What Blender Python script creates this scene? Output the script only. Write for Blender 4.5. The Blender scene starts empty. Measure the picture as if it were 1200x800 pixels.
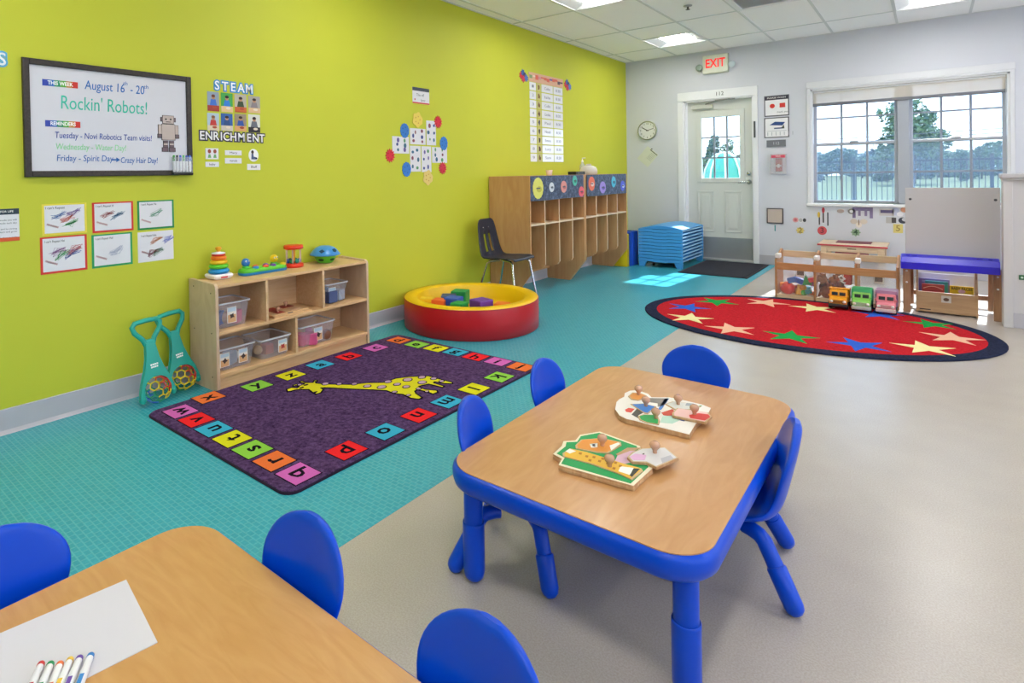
import bpy, bmesh, math, random
import numpy as np
from mathutils import Vector, Matrix
random.seed(7)
S = bpy.context.scene
C = S.collection
PI = math.pi

# ---------------------------------------------------------------- camera
FPX, CX, CY, YAW, PITCH, ROLL, CAMH = 681.303, 495.88, 214.615, 0.717, -0.013, -0.018, 1.209
XL, YB, CEIL = -3.367, 8.443, 2.809
def cam_axes():
    F = Vector((-math.sin(YAW), math.cos(YAW), 0)); R = Vector((math.cos(YAW), math.sin(YAW), 0)); U = Vector((0, 0, 1))
    F2 = math.cos(PITCH)*F + math.sin(PITCH)*U; U2 = math.cos(PITCH)*U - math.sin(PITCH)*F
    R2 = math.cos(ROLL)*R + math.sin(ROLL)*U2; U3 = math.cos(ROLL)*U2 - math.sin(ROLL)*R
    return R2, U3, F2
AR, AU, AF = cam_axes()
cd = bpy.data.cameras.new('camera'); cam = bpy.data.objects.new('camera', cd); C.objects.link(cam)
cam.matrix_world = Matrix(((AR.x, AU.x, -AF.x, 0), (AR.y, AU.y, -AF.y, 0), (AR.z, AU.z, -AF.z, CAMH), (0, 0, 0, 1)))
cd.sensor_width = 36; cd.lens = FPX*36/1200
cd.shift_x = (600-CX)/1200; cd.shift_y = -(400-CY)/1200
cd.clip_start = .05; cd.clip_end = 500
S.camera = cam

# ---------------------------------------------------------------- world, sun, exposure
w = bpy.data.worlds.new('world'); S.world = w; w.use_nodes = True
nt = w.node_tree; nt.nodes.clear()
out = nt.nodes.new('ShaderNodeOutputWorld'); bg = nt.nodes.new('ShaderNodeBackground')
tc = nt.nodes.new('ShaderNodeTexCoord'); sp = nt.nodes.new('ShaderNodeSeparateXYZ'); rp = nt.nodes.new('ShaderNodeValToRGB')
rp.color_ramp.elements[0].position = 0.0; rp.color_ramp.elements[0].color = (.76, .87, 1, 1)
rp.color_ramp.elements[1].position = .6; rp.color_ramp.elements[1].color = (.45, .66, 1, 1)
nt.links.new(tc.outputs['Generated'], sp.inputs[0]); nt.links.new(sp.outputs['Z'], rp.inputs[0])
nt.links.new(rp.outputs[0], bg.inputs['Color']); bg.inputs['Strength'].default_value = 2.8
nt.links.new(bg.outputs[0], out.inputs[0])
sl = bpy.data.lights.new('sun', 'SUN'); so = bpy.data.objects.new('sun', sl); C.objects.link(so)
sl.energy = 12.0; sl.angle = math.radians(.6); sl.color = (1, .97, .92)
so.location = (0, 20, 16); so.rotation_euler = Vector((-.10, -1.205, -1)).to_track_quat('-Z', 'Y').to_euler()
LAMP = 22.0           # ceiling lens emission
S.view_settings.view_transform = 'Standard'; S.view_settings.look = 'None'
S.view_settings.exposure = 0.6; S.view_settings.gamma = 1; S.view_settings.use_curve_mapping = False

# ---------------------------------------------------------------- measuring: a pixel to a point on a real surface
OO = Vector((0, 0, CAMH))
def ray(u, v): return AF + AR*((u-CX)/FPX) - AU*((v-CY)/FPX)
def FL(u, v, z=0.0):
    q = ray(u, v); p = OO + q*((z-CAMH)/q.z); return (p.x, p.y)
def WL(u, v, x=XL):
    q = ray(u, v); p = OO + q*(x/q.x); return (p.y, p.z)
def WB(u, v, y=YB):
    q = ray(u, v); p = OO + q*(y/q.y); return (p.x, p.z)
ML = Matrix(((0, 0, 1, XL), (1, 0, 0, 0), (0, 1, 0, 0), (0, 0, 0, 1)))      # (a,b,c) -> y, z, off the left wall
MBK = Matrix(((1, 0, 0, 0), (0, 0, -1, YB), (0, 1, 0, 0), (0, 0, 0, 1)))    # (a,b,c) -> x, z, off the back wall
MF = Matrix.Identity(4)

# ---------------------------------------------------------------- materials
MC = {}
def lin(h):
    h = h.lstrip('#'); r = []
    for i in (0, 2, 4):
        c = int(h[i:i+2], 16)/255; r.append(c/12.92 if c <= .04045 else ((c+.055)/1.055)**2.4)
    return (*r, 1)
def base(name):
    m = bpy.data.materials.new(name); m.use_nodes = True
    return m, m.node_tree, m.node_tree.nodes['Principled BSDF']
def M(h, rough=.5, metal=0.0, var=.06, scale=14, bump=0.0, bscale=120, coat=0.0, spec=.5):
    k = (h, rough, metal, var, scale, bump, bscale, coat, spec)
    if k in MC: return MC[k]
    m, t, b = base('m_'+h.lstrip('#')); n = t.nodes; L = t.links
    b.inputs['Roughness'].default_value = rough; b.inputs['Metallic'].default_value = metal
    b.inputs['Coat Weight'].default_value = coat; b.inputs['Coat Roughness'].default_value = .12
    b.inputs['Specular IOR Level'].default_value = spec
    co = n.new('ShaderNodeTexCoord'); no = n.new('ShaderNodeTexNoise'); no.inputs['Scale'].default_value = scale; no.inputs['Detail'].default_value = 3
    L.new(co.outputs['Object'], no.inputs['Vector'])
    mx = n.new('ShaderNodeMix'); mx.data_type = 'RGBA'; c = lin(h)
    mx.inputs['A'].default_value = tuple(max(0, x*(1-var)) for x in c[:3])+(1,); mx.inputs['B'].default_value = tuple(min(1, x*(1+var)) for x in c[:3])+(1,)
    L.new(no.outputs['Fac'], mx.inputs['Factor']); L.new(mx.outputs['Result'], b.inputs['Base Color'])
    if bump:
        n2 = n.new('ShaderNodeTexNoise'); n2.inputs['Scale'].default_value = bscale; L.new(co.outputs['Object'], n2.inputs['Vector'])
        bp = n.new('ShaderNodeBump'); bp.inputs['Strength'].default_value = bump; bp.inputs['Distance'].default_value = .004
        L.new(n2.outputs['Fac'], bp.inputs['Height']); L.new(bp.outputs['Normal'], b.inputs['Normal'])
    MC[k] = m; return m
def wood(h1, h2, sc=(3, 30, 30), rough=.4, coat=0.0, dist=2.0, fine=.5):
    k = ('w', h1, h2, sc, rough, coat)
    if k in MC: return MC[k]
    m, t, b = base('wood'); n = t.nodes; L = t.links
    b.inputs['Roughness'].default_value = rough; b.inputs['Coat Weight'].default_value = coat; b.inputs['Coat Roughness'].default_value = .15
    co = n.new('ShaderNodeTexCoord'); mp = n.new('ShaderNodeMapping'); mp.inputs['Scale'].default_value = sc
    L.new(co.outputs['Object'], mp.inputs['Vector'])
    no = n.new('ShaderNodeTexNoise'); no.inputs['Scale'].default_value = 1; no.inputs['Detail'].default_value = 6; no.inputs['Distortion'].default_value = dist
    L.new(mp.outputs[0], no.inputs['Vector'])
    r = n.new('ShaderNodeValToRGB'); r.color_ramp.elements[0].position = .3; r.color_ramp.elements[1].position = .7
    r.color_ramp.elements[0].color = lin(h1); r.color_ramp.elements[1].color = lin(h2)
    L.new(no.outputs['Fac'], r.inputs[0]); L.new(r.outputs[0], b.inputs['Base Color'])
    MC[k] = m; return m
def emit(h, s):
    k = ('e', h, s)
    if k in MC: return MC[k]
    m, t, b = base('glow'); b.inputs['Base Color'].default_value = lin(h); b.inputs['Emission Color'].default_value = lin(h); b.inputs['Emission Strength'].default_value = s
    MC[k] = m; return m
def clear(h, alpha, rough=.3, name='clear'):     # thin sheet: see-through share + surface share
    k = ('c', h, alpha, rough)
    if k in MC: return MC[k]
    m, t, b = base(name); n = t.nodes; L = t.links
    b.inputs['Base Color'].default_value = lin(h); b.inputs['Roughness'].default_value = rough
    tr = n.new('ShaderNodeBsdfTransparent'); mx = n.new('ShaderNodeMixShader'); mx.inputs[0].default_value = alpha
    L.new(tr.outputs[0], mx.inputs[1]); L.new(b.outputs[0], mx.inputs[2]); L.new(mx.outputs[0], n['Material Output'].inputs['Surface'])
    MC[k] = m; return m
def glass(tint='ffffff', refl=.06):
    k = ('g', tint, refl)
    if k in MC: return MC[k]
    m, t, b = base('glass'); n = t.nodes; L = t.links
    tr = n.new('ShaderNodeBsdfTransparent'); tr.inputs[0].default_value = lin(tint); gl = n.new('ShaderNodeBsdfGlossy'); gl.inputs['Roughness'].default_value = .02
    mx = n.new('ShaderNodeMixShader'); mx.inputs[0].default_value = refl
    L.new(tr.outputs[0], mx.inputs[1]); L.new(gl.outputs[0], mx.inputs[2]); L.new(mx.outputs[0], n['Material Output'].inputs['Surface'])
    MC[k] = m; return m
def mat_teal():
    m, t, b = base('teal_vinyl'); n = t.nodes; L = t.links
    co = n.new('ShaderNodeTexCoord'); mp = n.new('ShaderNodeMapping'); mp.inputs['Scale'].default_value = (1, 1, 1)
    L.new(co.outputs['Object'], mp.inputs[0])
    br = n.new('ShaderNodeTexBrick'); br.inputs['Scale'].default_value = 20
    br.inputs['Brick Width'].default_value = .62; br.inputs['Row Height'].default_value = .42; br.inputs['Mortar Size'].default_value = .075; br.inputs['Mortar Smooth'].default_value = .8
    br.inputs['Color1'].default_value = lin('36A7BD'); br.inputs['Color2'].default_value = lin('3BAEC4'); br.inputs['Mortar'].default_value = lin('4FB8C9')
    L.new(mp.outputs[0], br.inputs['Vector'])
    no = n.new('ShaderNodeTexNoise'); no.inputs['Scale'].default_value = 90; L.new(co.outputs['Object'], no.inputs['Vector'])
    mx = n.new('ShaderNodeMix'); mx.data_type = 'RGBA'; mx.blend_type = 'MULTIPLY'; mx.inputs['Factor'].default_value = .25
    L.new(br.outputs['Color'], mx.inputs['A']); L.new(no.outputs['Fac'], mx.inputs['B']); L.new(mx.outputs['Result'], b.inputs['Base Color'])
    b.inputs['Roughness'].default_value = .25
    bp = n.new('ShaderNodeBump'); bp.inputs['Strength'].default_value = .25; bp.inputs['Distance'].default_value = .001
    L.new(br.outputs['Fac'], bp.inputs['Height']); L.new(bp.outputs[0], b.inputs['Normal'])
    return m
def mat_beige():
    m, t, b = base('beige_vinyl'); n = t.nodes; L = t.links
    co = n.new('ShaderNodeTexCoord')
    n1 = n.new('ShaderNodeTexNoise'); n1.inputs['Scale'].default_value = 210; n1.inputs['Detail'].default_value = 4; L.new(co.outputs['Object'], n1.inputs['Vector'])
    n2 = n.new('ShaderNodeTexNoise'); n2.inputs['Scale'].default_value = 6; n2.inputs['Detail'].default_value = 3; L.new(co.outputs['Object'], n2.inputs['Vector'])
    r = n.new('ShaderNodeValToRGB'); r.color_ramp.elements[0].position = .36; r.color_ramp.elements[1].position = .62
    r.color_ramp.elements[0].color = lin('B2A89F'); r.color_ramp.elements[1].color = lin('BEB5AC'); L.new(n1.outputs['Fac'], r.inputs[0])
    mx = n.new('ShaderNodeMix'); mx.data_type = 'RGBA'; mx.blend_type = 'MULTIPLY'; mx.inputs['Factor'].default_value = .12
    L.new(r.outputs[0], mx.inputs['A']); L.new(n2.outputs['Fac'], mx.inputs['B']); L.new(mx.outputs['Result'], b.inputs['Base Color'])
    b.inputs['Roughness'].default_value = .27
    return m
def mat_rug(h1, h2, sc=55, bump=.9):
    m, t, b = base('pile'); n = t.nodes; L = t.links
    co = n.new('ShaderNodeTexCoord')
    n1 = n.new('ShaderNodeTexNoise'); n1.inputs['Scale'].default_value = sc; n1.inputs['Detail'].default_value = 6; n1.inputs['Roughness'].default_value = .75; L.new(co.outputs['Object'], n1.inputs['Vector'])
    r = n.new('ShaderNodeValToRGB'); r.color_ramp.elements[0].position = .35; r.color_ramp.elements[1].position = .66
    r.color_ramp.elements[0].color = lin(h1); r.color_ramp.elements[1].color = lin(h2); L.new(n1.outputs['Fac'], r.inputs[0]); L.new(r.outputs[0], b.inputs['Base Color'])
    b.inputs['Roughness'].default_value = .95; b.inputs['Specular IOR Level'].default_value = .1; b.inputs['Sheen Weight'].default_value = .0
    n2 = n.new('ShaderNodeTexNoise'); n2.inputs['Scale'].default_value = 260; L.new(co.outputs['Object'], n2.inputs['Vector'])
    bp = n.new('ShaderNodeBump'); bp.inputs['Strength'].default_value = bump; bp.inputs['Distance'].default_value = .004
    L.new(n2.outputs['Fac'], bp.inputs['Height']); L.new(bp.outputs[0], b.inputs['Normal'])
    return m

MAPLE = wood('D3A877', 'DFB98A', (3, 3, 30), .42)
MAPLEF = wood('D3AC7E', 'DFBD93', (30, 3, 30), .42)
BIRCH = wood('CB9561', 'D6A673', (14, 14, 2), .5)
LAM = wood('C18D51', 'CB9A5F', (5, 24, 30), .42, .08, 2.0)
LAMY = wood('BC8955', 'C79665', (20, 4, 30), .36, .12, 2.0)
BLUE = M('0048CC', .3, var=.04, spec=.3)
BLUED = M('0A3FBE', .3, var=.04)
WHITE = M('EDEDF0', .45); PAPER = M('E2E1E7', .7, var=.02); BLACK = M('17181C', .5); INK = M('23242A', .7)
CHROME = M('C8CCD2', .22, 1.0); STEEL = M('B4B7BB', .35, .9)
def hx(h): return M(h, .6, var=.03)

# ---------------------------------------------------------------- mesh building
class B:
    def __init__(s): s.v = []; s.f = []; s.sm = []
    def add(s, vs, fs, smooth=False, X=None):
        o = len(s.v)
        for p in vs:
            p = Vector(p)
            s.v.append(tuple(X @ p) if X is not None else tuple(p))
        for f in fs: s.f.append(tuple(i+o for i in f)); s.sm.append(smooth)
        return s
    def bm(s, bm, X=None, smooth=False):
        bm.verts.index_update()
        s.add([v.co.copy() for v in bm.verts], [tuple(v.index for v in f.verts) for f in bm.faces], smooth, X); bm.free(); return s
    def box(s, x0, x1, y0, y1, z0, z1, r=0.0, X=None, seg=2):
        if x1 < x0: x0, x1 = x1, x0
        if y1 < y0: y0, y1 = y1, y0
        if z1 < z0: z0, z1 = z1, z0
        vs = [(x, y, z) for x in (x0, x1) for y in (y0, y1) for z in (z0, z1)]
        fs = [(0, 1, 3, 2), (4, 6, 7, 5), (0, 4, 5, 1), (2, 3, 7, 6), (0, 2, 6, 4), (1, 5, 7, 3)]
        if r <= 0: return s.add(vs, fs, False, X)
        bm = bmesh.new(); bv = [bm.verts.new(p) for p in vs]
        for f in fs: bm.faces.new([bv[i] for i in f])
        bmesh.ops.bevel(bm, geom=bm.edges[:], offset=min(r, .49*min(x1-x0, y1-y0, z1-z0)), segments=seg, profile=.5, affect='EDGES')
        return s.bm(bm, X)
    def prism(s, poly, c0, c1, X=None, smooth=False, r=0.0):
        n = len(poly)
        area = sum(poly[i][0]*poly[(i+1) % n][1]-poly[(i+1) % n][0]*poly[i][1] for i in range(n))
        if area < 0: poly = poly[::-1]
        vs = [(a, b, c0) for a, b in poly]+[(a, b, c1) for a, b in poly]
        if r > 0:
            bm = bmesh.new(); bv = [bm.verts.new(p) for p in vs]
            bm.faces.new([bv[i] for i in range(n)][::-1]); bm.faces.new([bv[i+n] for i in range(n)])
            for i in range(n): j = (i+1) % n; bm.faces.new([bv[i], bv[j], bv[j+n], bv[i+n]])
            es = [e for e in bm.edges if abs(e.verts[0].co.z-e.verts[1].co.z) < 1e-9]
            bmesh.ops.bevel(bm, geom=es, offset=r, segments=2, profile=.5, affect='EDGES')
            return s.bm(bm, X)
        fs = [tuple(range(n))[::-1], tuple(range(n, 2*n))]
        s.add(vs, fs, False, X)
        return s.add(vs, [(i, (i+1) % n, (i+1) % n+n, i+n) for i in range(n)], smooth, X)
    def lathe(s, prof, n=24, X=None, smooth=True, cap=True):      # prof: (r, z)
        vs = []; fs = []
        for r, z in prof:
            for k in range(n): a = 2*PI*k/n; vs.append((r*math.cos(a), r*math.sin(a), z))
        for i in range(len(prof)-1):
            for k in range(n):
                j = (k+1) % n; fs.append((i*n+k, i*n+j, (i+1)*n+j, (i+1)*n+k))
        m = len(prof)-1
        s.add(vs, fs, smooth, X)
        s.add(vs[:n], [tuple(range(n))[::-1]], False, X) if cap and prof[0][0] > 1e-4 else None
        s.add(vs[m*n:], [tuple(range(n))], False, X) if cap and prof[m][0] > 1e-4 else None
        return s
    def tube(s, pts, rad, n=10, X=None, caps=True, round_end=False):
        P_ = [Vector(p) for p in pts]; R_ = rad if isinstance(rad, (list, tuple)) else [rad]*len(P_)
        if round_end:
            d = (P_[-1]-P_[-2]).normalized(); r = R_[-1]; e = P_[-1]
            P_ += [e+d*r*.5, e+d*r*.85, e+d*r]; R_ = list(R_)+[r*.87, r*.52, r*.05]
        t = (P_[1]-P_[0]).normalized(); a = t.orthogonal().normalized(); vs = []; fs = []
        for i, p in enumerate(P_):
            if i == 0: tt = (P_[1]-P_[0])
            elif i == len(P_)-1: tt = (P_[-1]-P_[-2])
            else: tt = (P_[i+1]-P_[i]).normalized()+(P_[i]-P_[i-1]).normalized()
            tt = tt.normalized(); a = (a-tt*a.dot(tt)).normalized(); b = tt.cross(a)
            for k in range(n): g = 2*PI*k/n; vs.append(p+(a*math.cos(g)+b*math.sin(g))*R_[i])
        for i in range(len(P_)-1):
            for k in range(n): j = (k+1) % n; fs.append((i*n+k, i*n+j, (i+1)*n+j, (i+1)*n+k))
        s.add(vs, fs, True, X)
        if caps:
            s.add(vs[:n], [tuple(range(n))[::-1]], False, X); s.add(vs[-n:], [tuple(range(n))], False, X)
        return s
    def ball(s, c, r, n=16, m=10, sc=(1, 1, 1), X=None):
        prof = [(max(1e-5, r*math.sin(PI*i/m)), -r*math.cos(PI*i/m)) for i in range(m+1)]
        Y_ = Matrix.Translation(c) @ Matrix.Diagonal((*sc, 1))
        return s.lathe(prof, n, (X @ Y_) if X is not None else Y_)
    def loft(s, rings, X=None, smooth=True, cap0=True, cap1=True):
        n = len(rings[0]); vs = [p for r in rings for p in r]; fs = []
        for i in range(len(rings)-1):
            for k in range(n): j = (k+1) % n; fs.append((i*n+k, i*n+j, (i+1)*n+j, (i+1)*n+k))
        s.add(vs, fs, smooth, X)
        if cap0: s.add(rings[0], [tuple(range(n))[::-1]], False, X)
        if cap1: s.add(rings[-1], [tuple(range(n))], False, X)
        return s
    def build(s, name, mat, parent=None, local=False, origin=None, kind=None):
        me = bpy.data.meshes.new(name); off = Vector((0, 0, 0)); o = bpy.data.objects.new(name, me); C.objects.link(o)
        if parent is not None:
            if not local:
                q = parent
                while q is not None: off += Vector(q.location); q = q.parent
            o.parent = parent
        elif origin is None and s.v:
            xs = [p[0] for p in s.v]; ys = [p[1] for p in s.v]; zs = [p[2] for p in s.v]
            off = Vector(((min(xs)+max(xs))/2, (min(ys)+max(ys))/2, min(zs))); o.location = off
        elif origin is not None: off = Vector(origin); o.location = off
        me.from_pydata([(p[0]-off.x, p[1]-off.y, p[2]-off.z) for p in s.v], [], s.f)
        me.polygons.foreach_set('use_smooth', s.sm); me.update()
        if isinstance(mat, (list, tuple)):
            for q in mat: me.materials.append(q)
        else: me.materials.append(mat)
        if kind: o['kind'] = kind
        return o
def tag(o, label, cat, group=None, kind=None):
    if label: o['label'] = label
    if cat: o['category'] = cat
    if group: o['group'] = group
    if kind: o['kind'] = kind
    return o
def thing(name, label, cat, loc=(0, 0, 0), rz=0.0, group=None):
    o = bpy.data.objects.new(name, None); C.objects.link(o); o.empty_display_size = .05
    o.location = loc; o.rotation_euler = (0, 0, rz); return tag(o, label, cat, group)
def dup(root, loc, rz, label=None):
    r = root.copy(); C.objects.link(r); r.location = loc; r.rotation_euler = (0, 0, rz)
    if label: r['label'] = label
    for ch in list(root.children):
        c = ch.copy(); C.objects.link(c); c.parent = r
        for g in list(ch.children):
            d = g.copy(); C.objects.link(d); d.parent = c
    return r
def rrect(x0, x1, y0, y1, r, n=6):
    p = []
    for cx, cy, a0 in ((x1-r, y1-r, 0), (x0+r, y1-r, PI/2), (x0+r, y0+r, PI), (x1-r, y0+r, 1.5*PI)):
        for k in range(n+1): a = a0+PI/2*k/n; p.append((cx+r*math.cos(a), cy+r*math.sin(a)))
    return p
def ring(cx, cy, rx, ry, n=32, wob=None):
    return [(cx+rx*math.cos(2*PI*k/n)*(wob(k) if wob else 1), cy+ry*math.sin(2*PI*k/n)*(wob(k) if wob else 1)) for k in range(n)]
def rect(a0, a1, b0, b1): return [(a0, b0), (a1, b0), (a1, b1), (a0, b1)]
def star(cx, cy, R, r, n=5, rot=0.0):
    return [(cx+(R if k % 2 == 0 else r)*math.cos(rot+PI*k/n), cy+(R if k % 2 == 0 else r)*math.sin(rot+PI*k/n)) for k in range(2*n)]
def ribbon(mb, pts, wd, c0, c1, X, closed=False):
    n = len(pts); 
    for i in range(n if closed else n-1):
        a = Vector(pts[i]); b = Vector(pts[(i+1) % n]); d = (b-a)
        if d.length < 1e-6: continue
        d.normalize(); nn = Vector((-d.y, d.x))*wd/2; e = d*wd*.3
        mb.prism([tuple(a-e+nn), tuple(a-e-nn), tuple(b+e-nn), tuple(b+e+nn)], c0, c1, X)
def textb(s, size, X, thick=.0006, offset=0.0, align='CENTER', shear=0.0, space=1.0, sx=1.0, tgt_w=None, res=3):
    """lettering as a mesh; X places its centre, text x along X's first axis. Returns B"""
    cu = bpy.data.curves.new('t', 'FONT'); cu.body = s; cu.size = size; cu.align_x = align; cu.align_y = 'CENTER'
    cu.extrude = thick; cu.offset = offset; cu.shear = shear; cu.space_character = space; cu.resolution_u = res
    o = bpy.data.objects.new('t', cu); me = bpy.data.meshes.new_from_object(o)
    mb = B(); vs = [v.co.copy() for v in me.vertices]
    if tgt_w and vs:
        wd = max(v.x for v in vs)-min(v.x for v in vs); sx = tgt_w/max(wd, 1e-6)
    mb.add([Vector((v.x*sx, v.y, v.z)) for v in vs], [tuple(p.vertices) for p in me.polygons], False, X)
    bpy.data.objects.remove(o); bpy.data.curves.remove(cu); bpy.data.meshes.remove(me); return mb
def at(MX, a, b, c=0.0, rot=0.0): return MX @ Matrix.Translation((a, b, c)) @ Matrix.Rotation(rot, 4, 'Z')

# ================================================================ THE SETTING
XR, YF = 5.2, -3.2
LIME = M('C4C832', .62, var=.03, scale=3, bump=.05, bscale=200)
WALLW = M('D2D4DE', .6, var=.02, scale=3, bump=.05, bscale=200)
TRIM = M('E9EAEE', .38, var=.01)
VINYL = M('B9B6BE', .45, var=.03)
fl = B().box(XL-.1, XR+.1, YF-.1, YB+.16, -.1, 0).build('floor', mat_beige(), origin=(0, 0, 0), kind='structure')
B().box(XL, -1.46, YF, YB, 0, .0015).build('teal_floor_sheet', mat_teal(), fl)
B().box(XL-.12, XL, YF-.1, YB+.16, 0, CEIL+.2).build('wall_left', LIME, kind='structure')
DX0, DX1, DZ = -2.56, -1.715, 2.165
WX0, WX1, WZ0, WZ1 = -1.09, .622, .79, 2.165
b = B(); Y0, Y1 = YB, YB+.14
b.box(XL, DX0, Y0, Y1, 0, CEIL+.2); b.box(DX0, DX1, Y0, Y1, DZ, CEIL+.2); b.box(DX1, WX0, Y0, Y1, 0, CEIL+.2)
b.box(WX0, WX1, Y0, Y1, 0, WZ0); b.box(WX0, WX1, Y0, Y1, WZ1, CEIL+.2); b.box(WX1, XR, Y0, Y1, 0, CEIL+.2)
b.build('wall_back', WALLW, kind='structure')
b = B(); b.box(XR, XR+.1, YF-.1, YB+.14, 0, .75); b.box(XR, XR+.1, YF-.1, YB+.14, 2.25, CEIL+.2)
for y0, y1 in ((YF-.1, -1.6), (.9, 1.5), (4.0, 4.6), (7.1, YB+.14)): b.box(XR, XR+.1, y0, y1, .75, 2.25)
b.build('wall_right', WALLW, kind='structure')
for k, (y0, y1) in enumerate(((-1.6, .9), (1.5, 4.0), (4.6, 7.1))):     # unseen windows, added to bring more daylight in from the right
    t = thing('window_%d' % (k+2), '', None, (XR, (y0+y1)/2, .75)); t['kind'] = 'structure'
    b = B()
    for y in (y0+.02, (y0+y1)/2, y1-.02): b.box(XR+.02, XR+.07, y-.025, y+.025, .75, 2.25)
    for z in (.77, 1.5, 2.23): b.box(XR+.02, XR+.07, y0, y1, z-.02, z+.02)
    b.build('window_frame', TRIM, t)
B().box(XL, XR, YF-.1, YF, 0, CEIL+.2).build('wall_front', WALLW, kind='structure')
def cove(y0, y1):
    pass
pr = [(XL, 0), (XL+.018, 0), (XL+.012, .008), (XL+.006, .02), (XL+.004, .118), (XL, .122)]
b = B(); b.prism([(x, z) for x, z in pr], -YF, -YB, Matrix(((1, 0, 0, 0), (0, 0, -1, 0), (0, 1, 0, 0), (0, 0, 0, 1))))
b.build('baseboard_left', VINYL, kind='structure')
for nm, x0, x1 in (('baseboard_back', XL, -2.635), ('baseboard_back_window', -1.655, XR)):
    B().box(x0, x1, YB-.006, YB, 0, .12, .002).build('baseboard_back', VINYL, kind='structure')

# ceiling -------------------------------------------------------
ce = B().box(XL, XR, YF, YB+.1, CEIL+.05, CEIL+.12).build('ceiling', WHITE, kind='structure')
TILE = M('FBFCFF', .9, var=.05, scale=90, bump=.3, bscale=300); TBAR = M('D5D9DA', .5, var=.01)
gx = [-3.237+.594*i for i in range(15)]; gx = [XL]+[x for x in gx if x < XR-.05]+[XR]
gy = [YB]+[7.727-1.187*j for j in range(0, 10) if 7.727-1.187*j > YF+.05]+[YF]
b = B()
for x in gx[1:-1]: b.box(x-.011, x+.011, YF, YB, CEIL, CEIL+.03)
for y in gy[1:-1]: b.box(XL, XR, y-.011, y+.011, CEIL+.0005, CEIL+.03)
b.box(XL, XL+.02, YF, YB, CEIL, CEIL+.03); b.box(XL, XR, YB-.02, YB, CEIL, CEIL+.03)
lights = [(1, j, k) for j in () for k in ()]
lightcells = {}
for i in (1, 5, 9, 13):
    for y1 in (7.727, 5.353, 2.979, .605, -1.769): lightcells[(i, round(y1, 3))] = 1  # fixtures out of view carry the seen grid on, added to brighten the room
tb = None; cache = {}
lens_m = emit('FFFDF8', LAMP); refl_m = M('C4C8CC', .45, var=.01)
def light_fixture(x0, y1, first=[None]):
    cx, cy = x0+.297, y1-.297
    if first[0] is None:
        t = thing('ceiling_light', '', 'ceiling light', (cx, cy, CEIL), group='recessed square ceiling lights')
        h = .285
        B().loft([[(-h, -h, 0), (h, -h, 0), (h, h, 0), (-h, h, 0)], [(-.272, -.272, .004), (.272, -.272, .004), (.272, .272, .004), (-.272, .272, .004)], [(-.15, -.24, .045), (.15, -.24, .045), (.15, .24, .045), (-.15, .24, .045)]], smooth=False, cap0=False, cap1=False).build('reflector', refl_m, t, True)
        B().box(-.15, .15, -.24, .24, .034, .046).build('lens', lens_m, t, True)
        fr = B()
        for s in (-1, 1): fr.box(s*.286-.008, s*.286+.008, -.294, .294, -.002, .01); fr.box(-.294, .294, s*.286-.008, s*.286+.008, -.002, .01)
        fr.build('frame', TBAR, t, True); first[0] = t
    else: t = dup(first[0], (cx, cy, CEIL), 0)
    return t
LLAB = {(1, 7.727): 'square recessed ceiling light nearest the green and white wall corner', (1, 5.353): "square recessed ceiling light by the green wall, cut by the photo's top edge",
        (5, 7.727): 'square recessed ceiling light above the big window, at the top right of the photo'}
for i in range(len(gx)-1):
    for j in range(len(gy)-1):
        x0, x1, y1, y0 = gx[i], gx[i+1], gy[j], gy[j+1]
        key = (i-1, round(y1, 3))
        if key in lightcells:
            t = light_fixture(x0, y1); t['label'] = LLAB.get(key, 'unseen square recessed ceiling light, %s from the window wall, %s from the green wall' % (['first', 'second', 'third', 'fourth', 'fifth'][[7.727, 5.353, 2.979, .605, -1.769].index(key[1])], ['first', 'second', 'third', 'fourth'][(i-2)//4]))
            b.box(x0, x1, y1-.594-.011, y1-.594+.011, CEIL+.0003, CEIL+.03); y1 = y1-.594
            if y1-y0 < .1: continue
        if (i-1, round(y1, 3)) == (3, 6.54):
            vent_cell = (x0, x1, y1-.594, y1)
            b.box(x0, x1, y1-.594-.011, y1-.594+.011, CEIL+.0003, CEIL+.03); y1 = y1-.594
        wd, dp = round(x1-x0-.018, 3), round(y1-y0-.018, 3)
        if (wd, dp) not in cache:
            tl = B().box(-wd/2, wd/2, -dp/2, dp/2, 0, .015, 0).build('ceiling_tile', TILE, ce, True); cache[(wd, dp)] = tl
        else: tl = cache[(wd, dp)].copy(); C.objects.link(tl)
        tl.location = ((x0+x1)/2-ce.location.x, (y0+y1)/2-ce.location.y, CEIL+.006-ce.location.z)
b.build('ceiling_grid', TBAR, ce)
x0, x1, y0, y1 = vent_cell; cx, cy = (x0+x1)/2, (y0+y1)/2
t = thing('ceiling_vent', 'square white air vent with louvres in the ceiling, between the lights', 'vent', (cx, cy, CEIL))
b = B()
for s in (-1, 1): b.box(cx+s*.265-.025, cx+s*.265+.025, cy-.29, cy+.29, CEIL-.004, CEIL+.008, .002); b.box(cx-.24, cx+.24, cy+s*.265-.025, cy+s*.265+.025, CEIL-.004, CEIL+.008, .002)
b.build('frame', TRIM, t)
B().box(cx-.24, cx+.24, cy-.24, cy+.24, CEIL+.03, CEIL+.035).build('backing', M('8E949A', .6), t)
slat = None
for k in range(13):
    yy = cy-.22+k*.0365
    if slat is None:
        slat = B().add([(-.24, -.012, 0), (.24, -.012, 0), (.24, .010, .02), (-.24, .010, .02), (-.24, -.012, .002), (.24, -.012, .002), (.24, .010, .022), (-.24, .010, .022)], [(0, 3, 2, 1), (4, 5, 6, 7), (0, 1, 5, 4), (2, 3, 7, 6), (1, 2, 6, 5), (3, 0, 4, 7)]).build('slat', TRIM, t, True); s_ = slat
    else: s_ = slat.copy(); C.objects.link(s_)
    s_.location = (0, yy-cy, 0)
p = FL(806, 6.5, CEIL)
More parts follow.
